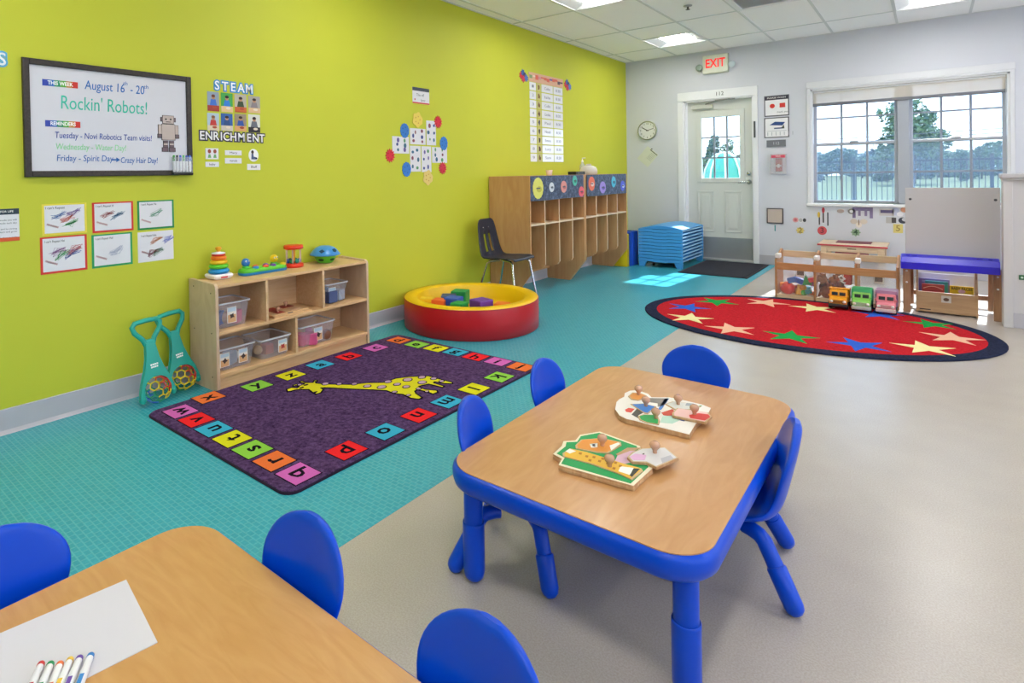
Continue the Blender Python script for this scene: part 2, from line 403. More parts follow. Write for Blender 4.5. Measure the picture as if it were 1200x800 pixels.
t = thing('sprinkler', 'small chrome ceiling sprinkler head in a grey ring', 'sprinkler', (p[0], p[1], CEIL))
B().lathe([(.04, -.001), (.038, -.008), (.02, -.012), (.014, -.012)], 20).build('ring', STEEL, t, True)
B().lathe([(.009, -.012), (.009, -.035), (.02, -.037), (.02, -.041), (.001, -.042)], 12).build('head', M('5A5D60', .3, .8), t, True)

# door ----------------------------------------------------------
d = thing('door_1', '', None, ((DX0+DX1)/2, YB, 0)); d['kind'] = 'structure'
b = B(); cw = .078
for x0, x1 in ((DX0-cw, DX0), (DX1, DX1+.06)): b.box(x0, x1, YB-.018, YB+.002, 0, DZ, .004)
b.box(DX0-cw, DX1+.06, YB-.018, YB+.002, DZ, 2.283, .004)
b.build('door_casing', TRIM, d)
b = B(); b.box(DX0, DX0+.02, YB, YB+.14, 0, DZ); b.box(DX1-.012, DX1, YB, YB+.14, 0, DZ); b.box(DX0, DX1, YB, YB+.14, DZ-.02, DZ)
b.box(DX0+.02, DX0+.035, YB+.045, YB+.06, 0, DZ-.02); b.build('door_jamb', TRIM, d)
B().box(DX0, DX1, YB-.03, YB+.14, 0, .018, .004).build('threshold', STEEL, d)
SY = YB+.057; sx0, sx1 = DX0+.025, DX1-.014
g0 = WB(822, 137, SY); g1 = WB(867, 208.5, SY); gx0, gx1, gz0, gz1 = -2.350, -1.880, 1.106, 1.925
b = B()
b.box(sx0, gx0, SY, SY+.045, .02, 2.143); b.box(gx1, sx1, SY, SY+.045, .02, 2.143); b.box(gx0, gx1, SY, SY+.045, .02, gz0); b.box(gx0, gx1, SY, SY+.045, gz1, 2.143)
DOORM = M('D5D8D4', .42, var=.01)
b.build('door_slab', DOORM, d)
b = B()
for x0, x1, z0, z1 in ((gx0-.06, gx0, gz0-.06, gz1+.09), (gx1, gx1+.06, gz0-.06, gz1+.09), (gx0, gx1, gz0-.06, gz0), (gx0, gx1, gz1, gz1+.09)): b.box(x0, x1, SY-.014, SY, z0, z1, .005)
b.build('glass_frame', DOORM, d)
B().box(gx0, gx1, SY+.02, SY+.024, gz0, gz1).build('pane', glass('F4FBFF'), d)
for k in (1, 2): B().box(gx0+(gx1-gx0)*k/3-.010, gx0+(gx1-gx0)*k/3+.010, SY+.012, SY+.03, gz0, gz1).build('muntin', M('8E959E', .4), d)
for k in (1, 2): B().box(gx0, gx1, SY+.013, SY+.029, gz0+(gz1-gz0)*k/3-.010, gz0+(gz1-gz0)*k/3+.010).build('muntin', M('8E959E', .4), d)
for u0, u1 in ((817.5, 837.3), (849, 869.7)):
    a0 = WB(u0, 228, SY); a1 = WB(u1, 274, SY); b = B(); x0, x1, z0, z1 = a0[0], a1[0], .38, .93
    for q in ((x0, x0+.018, z0, z1), (x1-.018, x1, z0, z1)): b.box(q[0], q[1], SY-.008, SY, q[2], q[3], .003)
    for q in ((z0, z0+.018), (z1-.018, z1)): b.box(x0, x1, SY-.008, SY, q[0], q[1], .003)
    b.box(x0+.05, x1-.05, SY-.009, SY, z0+.05, z1-.05, .006); b.build('raised_panel', DOORM, d)
B().box(sx0+.02, sx1-.01, SY-.003, SY, .03, .31, .001).build('kick_plate', M('A4A6A8', .35, .5, var=.12, scale=3), d)
h = WB(878, 213, SY); b = B().lathe([(.03, 0), (.03, .01), (.012, .014), (.012, .045)], 16, Matrix.Translation((h[0], SY, 1.05)) @ Matrix.Rotation(PI/2, 4, 'X'))
b.tube([(h[0], SY-.04, 1.05), (h[0]-.06, SY-.045, 1.05), (h[0]-.12, SY-.04, 1.045)], .009, 8); hd = b.build('lever_handle', CHROME, d)
B().lathe([(.026, 0), (.026, .012), (.01, .016), (.001, .016)], 14, Matrix.Translation((h[0], SY, 1.16)) @ Matrix.Rotation(PI/2, 4, 'X')).build('deadbolt', CHROME, d)
b = B().box(-2.46, -2.19, SY-.055, SY-.002, 2.045, 2.10, .008); b.build('door_closer', M('C9CBC6', .4, .3), d)
b = B(); b.tube([(-2.28, SY-.05, 2.105), (-2.12, SY-.15, 2.125), (-1.98, SY-.06, 2.15)], .008, 6); b.box(-2.16, -1.92, SY-.075, SY-.03, 2.14, 2.15); b.build('closer_arm', M('8F918E', .4, .6), d)
textb('112', .07, at(MBK, -2.10, 2.225, .019)).build('room_number', INK, d)
a = WB(884.5, 148); b = B().box(a[0]-.008, a[0]+.012, YB-.03, YB-.018, 1.62, 1.83, .003); b.build('door_sensor', M('5A5C60', .4, .5), d)

# window --------------------------------------------------------
w1 = thing('window_1', '', None, ((WX0+WX1)/2, YB, WZ0)); w1['kind'] = 'structure'
b = B()
b.box(WX0-.035, WX0, YB-.014, YB, WZ0-.034, WZ1+.02, .003); b.box(WX1, WX1+.035, YB-.014, YB, WZ0-.034, WZ1+.02, .003)
b.box(WX0-.04, WX1+.04, YB-.02, YB, WZ1+.02, 2.257, .004); b.box(WX0, WX1, YB-.016, YB, WZ1, WZ1+.02); b.build('window_casing', M('DDDEE4', .4, var=.01), w1)
b = B().box(WX0-.045, WX1+.045, YB-.035, YB, WZ0-.034, WZ0, .005); b.box(WX0, WX1, YB, YB+.14, WZ0-.03, WZ0); b.build('window_sill', TRIM, w1)
b = B(); b.box(WX0, WX0+.02, YB, YB+.14, WZ0, WZ1); b.box(WX1-.02, WX1, YB, YB+.14, WZ0, WZ1); b.box(WX0, WX1, YB, YB+.14, WZ1-.02, WZ1); b.build('window_reveal', TRIM, w1)
WF = M('A9AEB9', .4, var=.01); WY = YB+.085  # frame colour greyed to hold the shade of its backlit side
mx0, mx1 = WB(1052, 150, WY)[0], WB(1065.5, 150, WY)[0]
B().box(mx0, mx1, YB+.03, WY+.05, WZ0, WZ1, .004).build('mullion', WF, w1)
def sash(x0, x1, z0, z1, y, screen):
    f = B(); q = .032
    for a, b_, c_, e in ((x0, x0+q, z0, z1), (x1-q, x1, z0, z1), (x0+q, x1-q, z0, z0+q), (x0+q, x1-q, z1-q, z1)): f.box(a, b_, y, y+.03, c_, e, .003)
    s = f.build('window_sash', WF, w1); xa, xb, za, zb = x0+q, x1-q, z0+q, z1-q
    for k in (1, 2): x = xa+(xb-xa)*k/3; B().box(x-.011, x+.011, y+.008, y+.022, za, zb).build('muntin', M('8C94A2', .4), s)  # bars coloured darker, as backlit silhouettes
    z = (za+zb)/2; B().box(xa, xb, y+.009, y+.021, z-.010, z+.010).build('muntin', M('8C94A2', .4), s)
    B().box(xa, xb, y+.013, y+.017, za, zb).build('pane', glass('F2F9FF'), s)
    if screen: B().box(xa-.01, xb+.01, y+.05, y+.052, za-.02, zb+.02).build('insect_screen', clear('B4C8DE', .2, .8), s)
for xa, xb in ((WX0+.02, mx0), (mx1, WX1-.02)):
    sash(xa, xb, WZ0+.005, 1.515, WY-.02, True); sash(xa, xb, 1.48, WZ1-.02, WY+.015, False)
    xm = (xa+xb)/2; B().box(xm-.04, xm+.04, WY-.03, WY, 1.512, 1.53, .004).build('sash_lock', WF, w1)
t = thing('roller_shade', 'translucent white roller shade rolled almost up at the top of the window', 'shade', ((WX0+WX1)/2, YB+.02, 1.965))
B().box(WX0+.022, WX1-.022, YB+.022, YB+.0235, 1.985, 2.15).build('shade_cloth', clear('CFC8C0', .75, .9, 'cloth'), t)
B().box(WX0+.022, WX1-.022, YB+.014, YB+.03, 1.957, 1.995, .005).build('hem_bar', M('74767F', .5), t)
B().tube([(WX0+.03, YB+.028, 2.13), (WX1-.03, YB+.028, 2.13)], .013, 10).build('roller', M('D8D8DC', .5), t)
B().tube([(WX1-.028, YB+.012, 2.1), (WX1-.028, YB+.012, 1.72)], .0035, 6).build('pull_chain', M('CACBD0', .4), t)

# outdoors ------------------------------------------------------
lawn = B().box(-70, 60, YB+.14, 130, -.3, -.12).build('ground', mat_rug('46553A', '66724A', 2.0, .3), kind='structure')
t = thing('metal_fence', 'dark metal picket fence standing outside the window', 'fence', (-1, 17, -.12))
b = B()
for k in range(150): x = -9+k*.095; b.box(x-.008, x+.008, 16.992, 17.008, 0, 1.40)
pk = b.build('picket', M('343C4A', .5), t); pk['kind'] = 'stuff'
for z in (.05, 1.33): B().box(-9, 5.3, 16.985, 17.015, z, z+.035).build('rail', M('343C4A', .5), t)
for x in (-8.2, -5.8, -3.4, -1.35, .98, 3.4): B().box(x-.03, x+.03, 16.97, 17.03, -.12, 1.46).build('post', M('343C4A', .5), t)
rng = np.random.default_rng(5)
def leaves(blobs, n, sz, name, cols, parent, seed):
    r = np.random.default_rng(seed); b = B(); vol = np.array([q[3]*q[4]*q[5] for q in blobs]); vol = vol/vol.sum()
    ids = r.choice(len(blobs), n, p=vol); mats = [M(c, .7, var=.2, scale=3) for c in cols]
    d_ = r.normal(size=(n, 3)); d_ /= np.linalg.norm(d_, axis=1)[:, None]; rad = r.uniform(.45, 1, n)**.5
    q = np.array(blobs)[ids]; P_ = q[:, :3]+d_*rad[:, None]*q[:, 3:6]
    a = r.normal(size=(n, 3)); a /= np.linalg.norm(a, axis=1)[:, None]; c = np.cross(a, r.normal(size=(n, 3))); c /= np.linalg.norm(c, axis=1)[:, None]
    s = sz*r.uniform(.6, 1.3, n)[:, None]
    V = np.stack([P_-a*s, P_+c*s*.5, P_+a*s, P_-c*s*.5], 1).reshape(-1, 3)
    b.v = [tuple(x) for x in V]; b.f = [tuple(range(4*i, 4*i+4)) for i in range(n)]; b.sm = [False]*n
    o = b.build(name, mats, parent); mi = r.integers(0, len(mats), n).astype(np.int32); o.data.polygons.foreach_set('material_index', mi); return o
G1 = ['54705E', '6A8468', '4A665E', '7C9672']; G2 = ['4C6874', '607C84', '587468', '708C7A']  # haze mixed into the leaf greens, bluer in the second list
def tree(u, vtop, wpx, y, label, cols, seed, n=2600, nb=9, trunk=True, squat=False):
    x, zt = WB(u, vtop, y); wd = abs(WB(u+wpx/2, 190, y)[0]-WB(u-wpx/2, 190, y)[0]); r = np.random.default_rng(seed)
    t = thing('tree' if not squat else 'shrub', label, 'tree' if not squat else 'shrub', (x, y, -.12), group='trees beyond the fence')
    h = zt+.12; bl = []
    for k in range(nb):
        f = r.uniform(.03 if squat else .38, .84); ww = wd*.5*(1-abs(f-.5)*(.6 if squat else 1.0))
        bl.append((x+r.uniform(-.75, .75)*ww, y+r.uniform(-.5, .5)*wd, f*h, wd*r.uniform(.16, .27), wd*.22, h*r.uniform(.10, .16)))
    bl.append((x, y, h*.85, wd*.2, wd*.2, h*.15))
    leaves(bl, n, h*.03 if not squat else h*.05, 'foliage', cols, t, seed)
    b = B().tube([(x, y, -.12), (x+.1, y, h*.4), (x-.1, y, h*.8)], [wd*.035, wd*.028, wd*.01], 7); 
    for k in range(5): q = bl[k]; b.tube([(x, y, h*(.25+.08*k)), (q[0], q[1], q[2])], [wd*.014, wd*.005], 5, caps=False)
    b.build('trunk', M('5B5347', .9), t)
tree(1070, 116, 86, 60, 'tall airy green tree rising behind the window mullion', G1, 11, 3600, 22)
tree(885, 150, 30, 62, 'pointed dark tree seen through the door pane', G2, 21, 1500, 8)
tree(836, 158, 16, 62, 'slim conifer tree at the left of the door pane', G2, 22, 1200, 6)
tree(855, 164, 24, 64, 'round green tree in the middle of the door pane', G1, 23, 1200, 6)
hz = [(960, 180, 36, 70), (985, 174, 34, 82), (1010, 180, 34, 94), (1038, 172, 40, 70), (1075, 176, 40, 82), (1100, 170, 36, 94), (1125, 176, 36, 70), (1150, 172, 36, 82), (1176, 165, 44, 94), (930, 178, 36, 82), (812, 188, 30, 82), (840, 184, 32, 94), (868, 182, 32, 70), (900, 180, 36, 94), (1210, 168, 46, 70)]
sl_ = ['leftmost haze-blue shrub behind the fence', 'second shrub from the left behind the fence', 'low shrub left of the tall tree', 'bushy shrub at the foot of the tall tree', 'haze-blue shrub right of the window mullion', 'green shrub behind the right window, left part', 'green shrub in the middle of the right window', 'green shrub behind the right window, right part', 'tall shrub at the right end of the window', 'shrub hidden behind the wall between door and window', 'shrub at the left of the door pane', 'shrub in the middle of the door pane', 'shrub at the right of the door pane', 'shrub just right of the door', 'shrub beyond the right edge of the window']
for k, (u, v, wp, y) in enumerate(hz): tree(u, v, wp*1.25, y, sl_[k], G2 if k in (0, 1, 2, 4, 9) else G1, 40+k, 2100, 15, squat=True)
for k, (za, zb) in enumerate(((154, 150.5), (159, 155.5))):
    y = 40; a = WB(820, za+14, y); b2 = WB(1215, zb-3, y); t = B()
    t.tube([(a[0], y, a[1]), ((a[0]+b2[0])/2, y, (a[1]+b2[1])/2-.15), (b2[0], y, b2[1])], .02, 5)
    tag(t.build('power_line', M('5A6470', .6)), ('upper' if k == 0 else 'lower')+' dark power line crossing the sky outside', 'cable', 'power lines outside')
bl = []; r9 = np.random.default_rng(77)
for k in range(70): bl.append((-75+k*1.6+r9.uniform(-.5, .5), 112+r9.uniform(-2, 2), r9.uniform(.6, 2.6), 1.6, 1.5, r9.uniform(1.0, 2.0)))
o = leaves(bl, 16000, .42, 'woodland_edge', G2, None, 9); tag(o, 'continuous band of hazy green undergrowth behind the shrubs', 'undergrowth', kind='stuff')
# green play dome outside the door
x0 = WB(822, 200, 12)[0]; x1 = WB(868, 200, 12)[0]; xc = (x0+x1)/2+.06; zt = WB(845, 180, 12)[1]; rr = (x1-x0)*.5+.02
t = thing('play_dome', 'green ribbed play dome on the lawn outside the door', 'play dome', (xc, 12, -.12))
DM = M('3F9C86', .5, var=.1, scale=4)
prof = [(rr, -.12), (rr*1.02, zt*.45), (rr*.98, zt*.62), (rr*.86, zt*.8), (rr*.62, zt*.93), (rr*.3, zt*.99), (.001, zt)]
B().lathe(prof, 28, Matrix.Translation((xc, 12, 0))).build('dome_shell', DM, t)
for k in range(8):
    a = 2*PI*k/8+.3; B().tube([(xc+(r_+.012)*math.cos(a), 12+(r_+.012)*math.sin(a), z_+.01) for r_, z_ in prof[:-1]]+[(xc, 12, zt+.02)], .018, 6).build('rib', M('D8F0E4', .5), t)

# ================================================================ GREEN WALL
def lw(u, v): return WL(u, v)
def wrect(u0, v0, u1, v1):      # pixel corners (left top, right bottom) -> a0,a1,b0,b1 on the left wall, midpoints used
    a0, t0 = lw(u0, v0); a1, t1 = lw(u1, v1); return a0, a1, t1, t0
BLUEP = hx('1F6FC0'); TEALP = hx('37BFA6'); NAVYP = hx('2B4DA8'); MINT = hx('8FDDA0')
t = thing('whiteboard', 'dry-erase whiteboard in a dark frame with handwritten weekly schedule', 'whiteboard', (XL, 1.30, 1.237))
a0, a1, b0, b1 = .868, 1.731, 1.237, 1.826
b = B(); f = .03
for q in (rect(a0, a0+f, b0, b1), rect(a1-f, a1, b0, b1), rect(a0+f, a1-f, b0, b0+f), rect(a0+f, a1-f, b1-f, b1)): b.prism(q, 0, .024, ML, r=.004)
b.build('frame', wood('231D1C', '3A302D', (30, 30, 30), .5), t)
B().prism(rect(a0+f, a1-f, b0+f, b1-f), .002, .012, ML).build('board', M('D4D3DC', .3, var=.01), t)
def wtext(s, u, v, h, mat, name, tw=None, sh=.0, off=0.0, align='LEFT', space=1.0, c=.0132, par=None, uo=None):
    a, z = WL(u, v)
    mb = textb(s, h, at(ML, a, z, c), .0004, off, align, sh, space, tgt_w=tw)
    return mb.build(name, mat, par)
def span(u0, u1, v=150): return WL(u1, v)[0]-WL(u0, v)[0]
wtext('August 16  - 20', 98, 100, .068, BLUEP, 'handwriting', span(98, 168), .08, par=t)
wtext('th', 143, 98, .03, BLUEP, 'handwriting', span(143, 148), .1, par=t); wtext('th', 167, 102, .03, BLUEP, 'handwriting', span(167, 172.5), .1, par=t)
wtext("Rockin' Robots!", 69, 120.5, .1, TEALP, 'handwriting', span(69, 170), .05, par=t)
wtext('Tuesday - Novi Robotics Team visits!', 63, 158.5, .046, NAVYP, 'handwriting', span(63, 176), .1, par=t)
wtext('Wednesday - Water Day!', 64, 172, .046, MINT, 'handwriting', span(64, 146), .1, par=t)
wtext('Friday - Spirit Day', 65, 185.5, .046, hx('2468B8'), 'handwriting', span(65, 131), .1, par=t)
wtext('Crazy Hair Day!', 140, 188, .046, hx('2468B8'), 'handwriting', span(140, 183), .1, par=t)
a, z = WL(133, 187.2); B().prism([(a-.012, z-.004), (a+.01, z-.004), (a+.01, z-.013), (a+.03, z), (a+.01, z+.013), (a+.01, z+.004), (a-.012, z+.004)], .012, .0135, ML).build('arrow', hx('2468B8'), t)
RB = ['3349B0', '2F6FC0', '2E9A6A', '5CB23F', 'C98A2C', 'D8352C']
for s_, u0, u1, v0 in (('THIS WEEK', 48.5, 90, 96.5), ('REMINDERS', 52, 93, 144.5)):
    aa, z = WL(u0, v0); bb = WL(u1, v0)[0]; st = None
    for k in range(6):
        o = B().prism(rect(aa+(bb-aa)*k/6, aa+(bb-aa)*(k+1)/6+.0001, z-.016, z+.016), .012, .0134, ML).build('heading_strip', hx(RB[k]), t)
    textb(s_, .027, at(ML, (aa+bb)/2, z, .014), .0003, .0006, tgt_w=(bb-aa)*.72).build('heading_text', hx('FFFFFF'), t)
# robot cut-out taped on the board
r_ = thing('robot_cutout', 'taupe paper robot cut-out stuck on the right side of the whiteboard', 'paper cutout', (XL+.012, 1.62, 1.35))
TAU = hx('C0B0AA'); TAUD = hx('75626A')
rc, rz = WL(196, 155)
def rp_(name, a0, a1, b0, b1, m, c=.0135, c1=.0165):
    o = B(); o.prism(rect(rc+a0-.002, rc+a1+.002, rz+b0-.002, rz+b1+.002), c-.0008, c1-.001, ML); o.build(name+'_outline', INK, r_)
    return B().prism(rect(rc+a0, rc+a1, rz+b0, rz+b1), c, c1, ML).build(name, m, r_)
rp_('torso', -.038, .038, -.045, .045, TAU); rp_('head', -.032, .032, .05, .095, TAU); rp_('neck', -.008, .008, .045, .05, TAUD)
for s_ in (-1, 1):
    rp_('arm', s_*.049-.009, s_*.049+.009, -.012, .04, TAU); rp_('hand', s_*.052-.010, s_*.052+.010, -.034, -.014, TAUD)
    for k in range(3): rp_('leg_band', s_*.018-.012, s_*.018+.012, -.063-.013*k, -.052-.013*k, TAUD if k % 2 == 0 else TAU)
    rp_('foot', s_*.021-.017, s_*.021+.017, -.113, -.091, TAUD); rp_('ear', s_*.038-.005, s_*.038+.005, .062, .084, TAUD)
    B().prism(ring(rc+s_*.014, rz+.075, .005, .005, 12), .0165, .0178, ML).build('eye', INK, r_)
B().prism(rect(rc-.014, rc+.014, rz+.058, rz+.061), .0165, .0178, ML).build('mouth', INK, r_)
# marker cup on the board frame
ma0, mz1 = WL(199.5, 182); ma1, mz0 = WL(221.5, 202)
t2 = thing('marker_holder', 'clear marker caddy stuck on the lower right corner of the whiteboard', 'holder', (XL+.02, (ma0+ma1)/2, mz0))
b = B(); b.prism(rect(ma0, ma1, mz0, mz0+.004), .012, .045, ML); b.prism(rect(ma0, ma1, mz0, mz1-.01), .043, .045, ML); b.prism(rect(ma0, ma0+.002, mz0, mz1-.01), .012, .045, ML); b.prism(rect(ma1-.002, ma1, mz0, mz1-.01), .012, .045, ML)
b.build('cup', clear('E8EAF2', .22, .1), t2); B().prism(rect(ma0-.004, ma1+.004, mz0-.012, mz0-.001), .012, .047, ML, r=.002).build('base', BLACK, t2)
for k, (c, nm) in enumerate((('3C9B3A', 'green'), ('1D1F2A', 'black'), ('2356C4', 'bright blue'), ('57B868', 'light green'), ('1E3FA0', 'dark blue'), ('3A6FD0', 'pale blue'))):
    a = ma0+.008+(ma1-ma0-.016)*k/5; m_ = Matrix.Translation((XL+.029, a, mz0+.005))
    tm = thing('board_marker', nm+'-capped marker in the whiteboard caddy, number %s from the left' % ['one', 'two', 'three', 'four', 'five', 'six'][k], 'marker', (XL+.029, a, mz0+.005), group='markers in the whiteboard caddy')
    B().lathe([(.0062, 0), (.0062, .068), (.0001, .068)], 10).build('barrel', M('F2F2F4', .3), tm, True); B().lathe([(.0068, .062), (.0068, .092), (.004, .097), (.0001, .097)], 10).build('cap', hx(c), tm, True)

# cut-out letters
def wall_letter(ch, a, z, h, face, edge, label, grp, rot=0.0, par=None, of=.009):
    t = thing('wall_letter', label, 'letter', (XL, a, z-h*.35), group=grp)
    textb(ch, h, at(ML, a, z, .0016, rot), .0012, .007*h/.06, sx=.92).build('letter_edge', hx(edge), t)
    textb(ch, h, at(ML, a, z, .0034, rot), .0010, .001, sx=.92).build('letter_face', hx(face), t)
wall_letter('S', WL(2, 70)[0], WL(2, 70)[1], .085, 'F4F4F8', '5DB3DE', 'white letter S with pale blue edge at the left edge of the photo', 'cut-out letters')
for k, ch in enumerate('STEAM'):
    u = 254+k*9.4; v = 100.5+k*1.1; a, z = WL(u, v)
    wall_letter(ch, a, z, .078, 'F6F6F8', '3E8FD2', 'white letter %s with blue edge in the word STEAM' % ch, 'STEAM letters')
nth = {'E': ['first', 'second'], 'N': ['first', 'second']}
cnt = {}
for k, ch in enumerate('ENRICHMENT'):
    pos = [0, 1, 2, 2.78, 3.5, 4.5, 5.65, 6.75, 7.7, 8.6][k]; u = 236.5+pos*8.15; v = 159+pos*.42; a, z = WL(u, v); cnt[ch] = cnt.get(ch, 0)+1
    lab = ('%s white letter %s with black edge in ENRICHMENT' % (nth[ch][cnt[ch]-1], ch)) if ch in nth else 'white letter %s with black edge in ENRICHMENT' % ch
    wall_letter(ch, a, z, .074, 'F4F4F6', '34304A', lab, 'ENRICHMENT letters')
# photo prints
PH = [('8FA0B4', '3B6FC8', '6A3A22', 'A33A30', 'blue-shirted child behind a dark red table'), ('3FA04A', '2E7FD8', '2A1C18', 'E0C090', 'child in blue against green at a pale table'), ('B8B0A4', '3A4A30', '3A241A', 'C4602E', 'child leaning over an orange tray'), ('A8A29C', '8A7F86', '3A2A24', 'DDB88E', 'child in grey at a tan table'),
      ('A9C0D0', 'C83A34', '8A5A3A', 'D8C8AC', 'child in red at a cream table'), ('2F5FA8', '274C80', '2B1A16', 'CFC6BC', 'child in dark blue with white paper'), ('9A8A78', '2F55A8', '3A2A22', 'DFA870', 'children crowding around an orange table'), ('DCDCD4', '6A6E7A', '2A2020', '2E2A30', 'child in grey holding a black object')]
for k, (bgc, sh, hr, tb_, desc) in enumerate(PH):
    r, c = divmod(k, 4); u0 = 242.6+c*16.0; v0 = [106.8, 108.3, 110, 112][c] if r == 0 else [132, 132.5, 133, 133.7][c]; hh = [24, 23.5, 22.3, 21][c] if r == 0 else [21.5, 21, 21, 22][c]
    x0, z1 = WL(u0, v0); x1, z0 = WL(u0+14.2, v0+hh)
    t = thing('photo_print', 'small photo of %s, under STEAM' % desc, 'photo', (XL, (x0+x1)/2, z0), group='photos under the STEAM letters')
    wd, hg = x1-x0, z1-z0
    B().prism(rect(x0, x1, z0, z1), .0005, .0018, ML).build('backdrop', hx(bgc), t)
    cx = x0+wd*.5; B().prism([(cx-wd*.3, z0+hg*.3), (cx+wd*.3, z0+hg*.3), (cx+wd*.2, z0+hg*.62), (cx-wd*.2, z0+hg*.62)], .0018, .0022, ML).build('shirt', hx(sh), t)
    B().prism(ring(cx, z0+hg*.72, wd*.15, hg*.12, 12), .0022, .0026, ML).build('face', hx('B98868'), t)
    B().prism(ring(cx, z0+hg*.79, wd*.16, hg*.08, 12), .0024, .0028, ML).build('hair', hx(hr), t)
    B().prism(rect(x0, x1, z0, z0+hg*.3), .0022, .0026, ML).build('table', hx(tb_), t)
    B().prism(ring(cx+wd*.1, z0+hg*.2, wd*.2, hg*.07, 10), .0026, .003, ML).build('plate', hx('E6D8C8' if k % 2 else 'B0482C'), t)
def card(name, label, u0, v0, u1, v1, cat='card', grp=None, col='E4E3E9', txt=None, tm=INK, extra=None):
    x0, z1 = WL(u0, v0); x1, z0 = WL(u1, v1)
    t = thing(name, label, cat, (XL, (x0+x1)/2, z0), group=grp)
    B().prism(rect(x0, x1, z0, z1), .0005, .002, ML).build('paper', hx(col), t)
    if txt: textb(txt, (z1-z0)*.6, at(ML, (x0+x1)/2, (z0+z1)/2, .0023), .0002, tgt_w=(x1-x0)*.45).build('print', tm, t)
    return t, x0, x1, z0, z1
t, x0, x1, z0, z1 = card('picture_card', 'small white card with two drawn children under ENRICHMENT', 240.5, 173.5, 256, 186.5)
for s_ in (.3, .72):
    cx = x0+(x1-x0)*s_
    B().prism(ring(cx, z0+(z1-z0)*.72, .011, .013, 12), .002, .0028, ML).build('head', hx('9A4A3A'), t); B().prism([(cx-.011, z0+.008), (cx+.011, z0+.008), (cx+.006, z0+.03), (cx-.006, z0+.03)], .002, .0028, ML).build('body', hx('6FA86A'), t)
for nm, lab, q, tx in (('word_card', 'white word card below the two-children card', (240.5, 189.5, 256.5, 195.5), 'baby'), ('word_card', 'upper of the two white word cards below ENRICHMENT', (263.5, 176, 283, 182), 'Mary'), ('word_card', 'lower of the two white word cards below ENRICHMENT', (263.5, 185, 283, 191.5), 'marcela'), ('word_card', 'white word card below the round picture', (289.5, 192, 305, 199), 'Bluff')):
    card(nm, lab, *q, txt=tx)
a, z = WL(297, 182); t = thing('round_picture', 'round white picture of a seated child below ENRICHMENT', 'picture', (XL, a, z-.045))
B().prism(ring(a, z, .037, .042, 28), .0005, .002, ML).build('paper', hx('F3F3F5'), t)
B().prism(ring(a-.008, z+.022, .010, .012, 12), .002, .0028, ML).build('head', hx('3A2622'), t); B().prism([(a-.018, z-.026), (a+.022, z-.026), (a+.024, z-.014), (a, z-.008), (a-.002, z+.012), (a-.016, z+.01)], .002, .0028, ML).build('body', hx('4A5A84'), t)
B().prism(ring(a+.02, z-.02, .007, .006, 10), .0028, .0034, ML).build('shoe', INK, t)
# children's drawings
DR = [((48.5, 239.5), (102, 272.5), 'E9D84A', 'bordered in yellow, top left of six', 1, (('3A6FB8', .35, .62), ('2FA050', .62, .35), ('7A5FA8', .7, .7), ('D8553A', .55, .5))), ((107.5, 237.5), (156.5, 269.5), 'D8352C', 'bordered in red, top middle of six', 2, (('3A6F9A', .6, .55), ('A83A3A', .35, .6))), ((160.5, 235.5), (204, 266.5), '1F8A4C', 'bordered in green, top right of six', 3, (('4F9A7A', .5, .55),)),
      ((46.5, 278.5), (102.5, 315.5), 'D8352C', 'bordered in red, bottom left of six', 4, (('C83A50', .72, .62), ('2FA050', .45, .5), ('5A6FB8', .68, .5), ('8A4A90', .35, .6))), ((107, 275.5), (155.5, 309), '1F9A5C', 'bordered in green, bottom middle of six', 5, (('A8B0C8', .6, .45),)), ((161, 272.5), (203.5, 303), 'ECE9D8', 'without a coloured border, bottom right of six', 6, (('D88A5A', .5, .7), ('8A2A3A', .4, .3), ('2F7A50', .55, .32), ('4A5FC8', .83, .7)))]
for (p0, p1, col, desc, sd, scr) in DR:
    x0, z1 = WL(*p0); x1, z0 = WL(*p1); rr = random.Random(sd)
    if sd in (1, 2, 3, 4, 5, 6): z0 += 0
    t = thing('child_drawing', "child's crayon scribble drawing "+desc, 'drawing', (XL, (x0+x1)/2, z0), group='six scribble drawings on the green wall')
    bd = .011 if sd != 6 else .003
    B().prism(rect(x0, x1, z0, z1), .0004, .0018, ML).build('border', hx(col), t)
    B().prism(rect(x0+bd, x1-bd, z0+bd, z1-bd*.7), .0018, .0026, ML).build('paper', PAPER, t)
    wd, hg = x1-x0, z1-z0
    for c, fx, fz in scr:
        b = B(); pts = []
        for k in range(26): pts.append((x0+wd*(fx+(.16*math.sin(k*2.1+sd)+rr.uniform(-.05, .05))), z0+hg*(fz+(.10*math.sin(k*2.1+sd+.5)+rr.uniform(-.07, .07)))))
        ribbon(b, pts, .0011, .0026, .0030, ML); b.build('scribble', M(c, .8, var=.1), t)
    b = B(); ribbon(b, [(x0+wd*(.1+.25*f_), z0+hg*(.36-.12*f_+.05*((i % 2)-.5))) for i, f_ in enumerate(np.linspace(0, 1, 18))], .0035, .0026, .0030, ML); b.build('scribble', M('CFA6AC', .8), t)
    textb("I can't Repeat Hailey"[:14+sd], .017, at(ML, x0+wd*.3, z1-hg*.13, .0028), .0002, tgt_w=wd*.42).build('handwriting', INK, t)
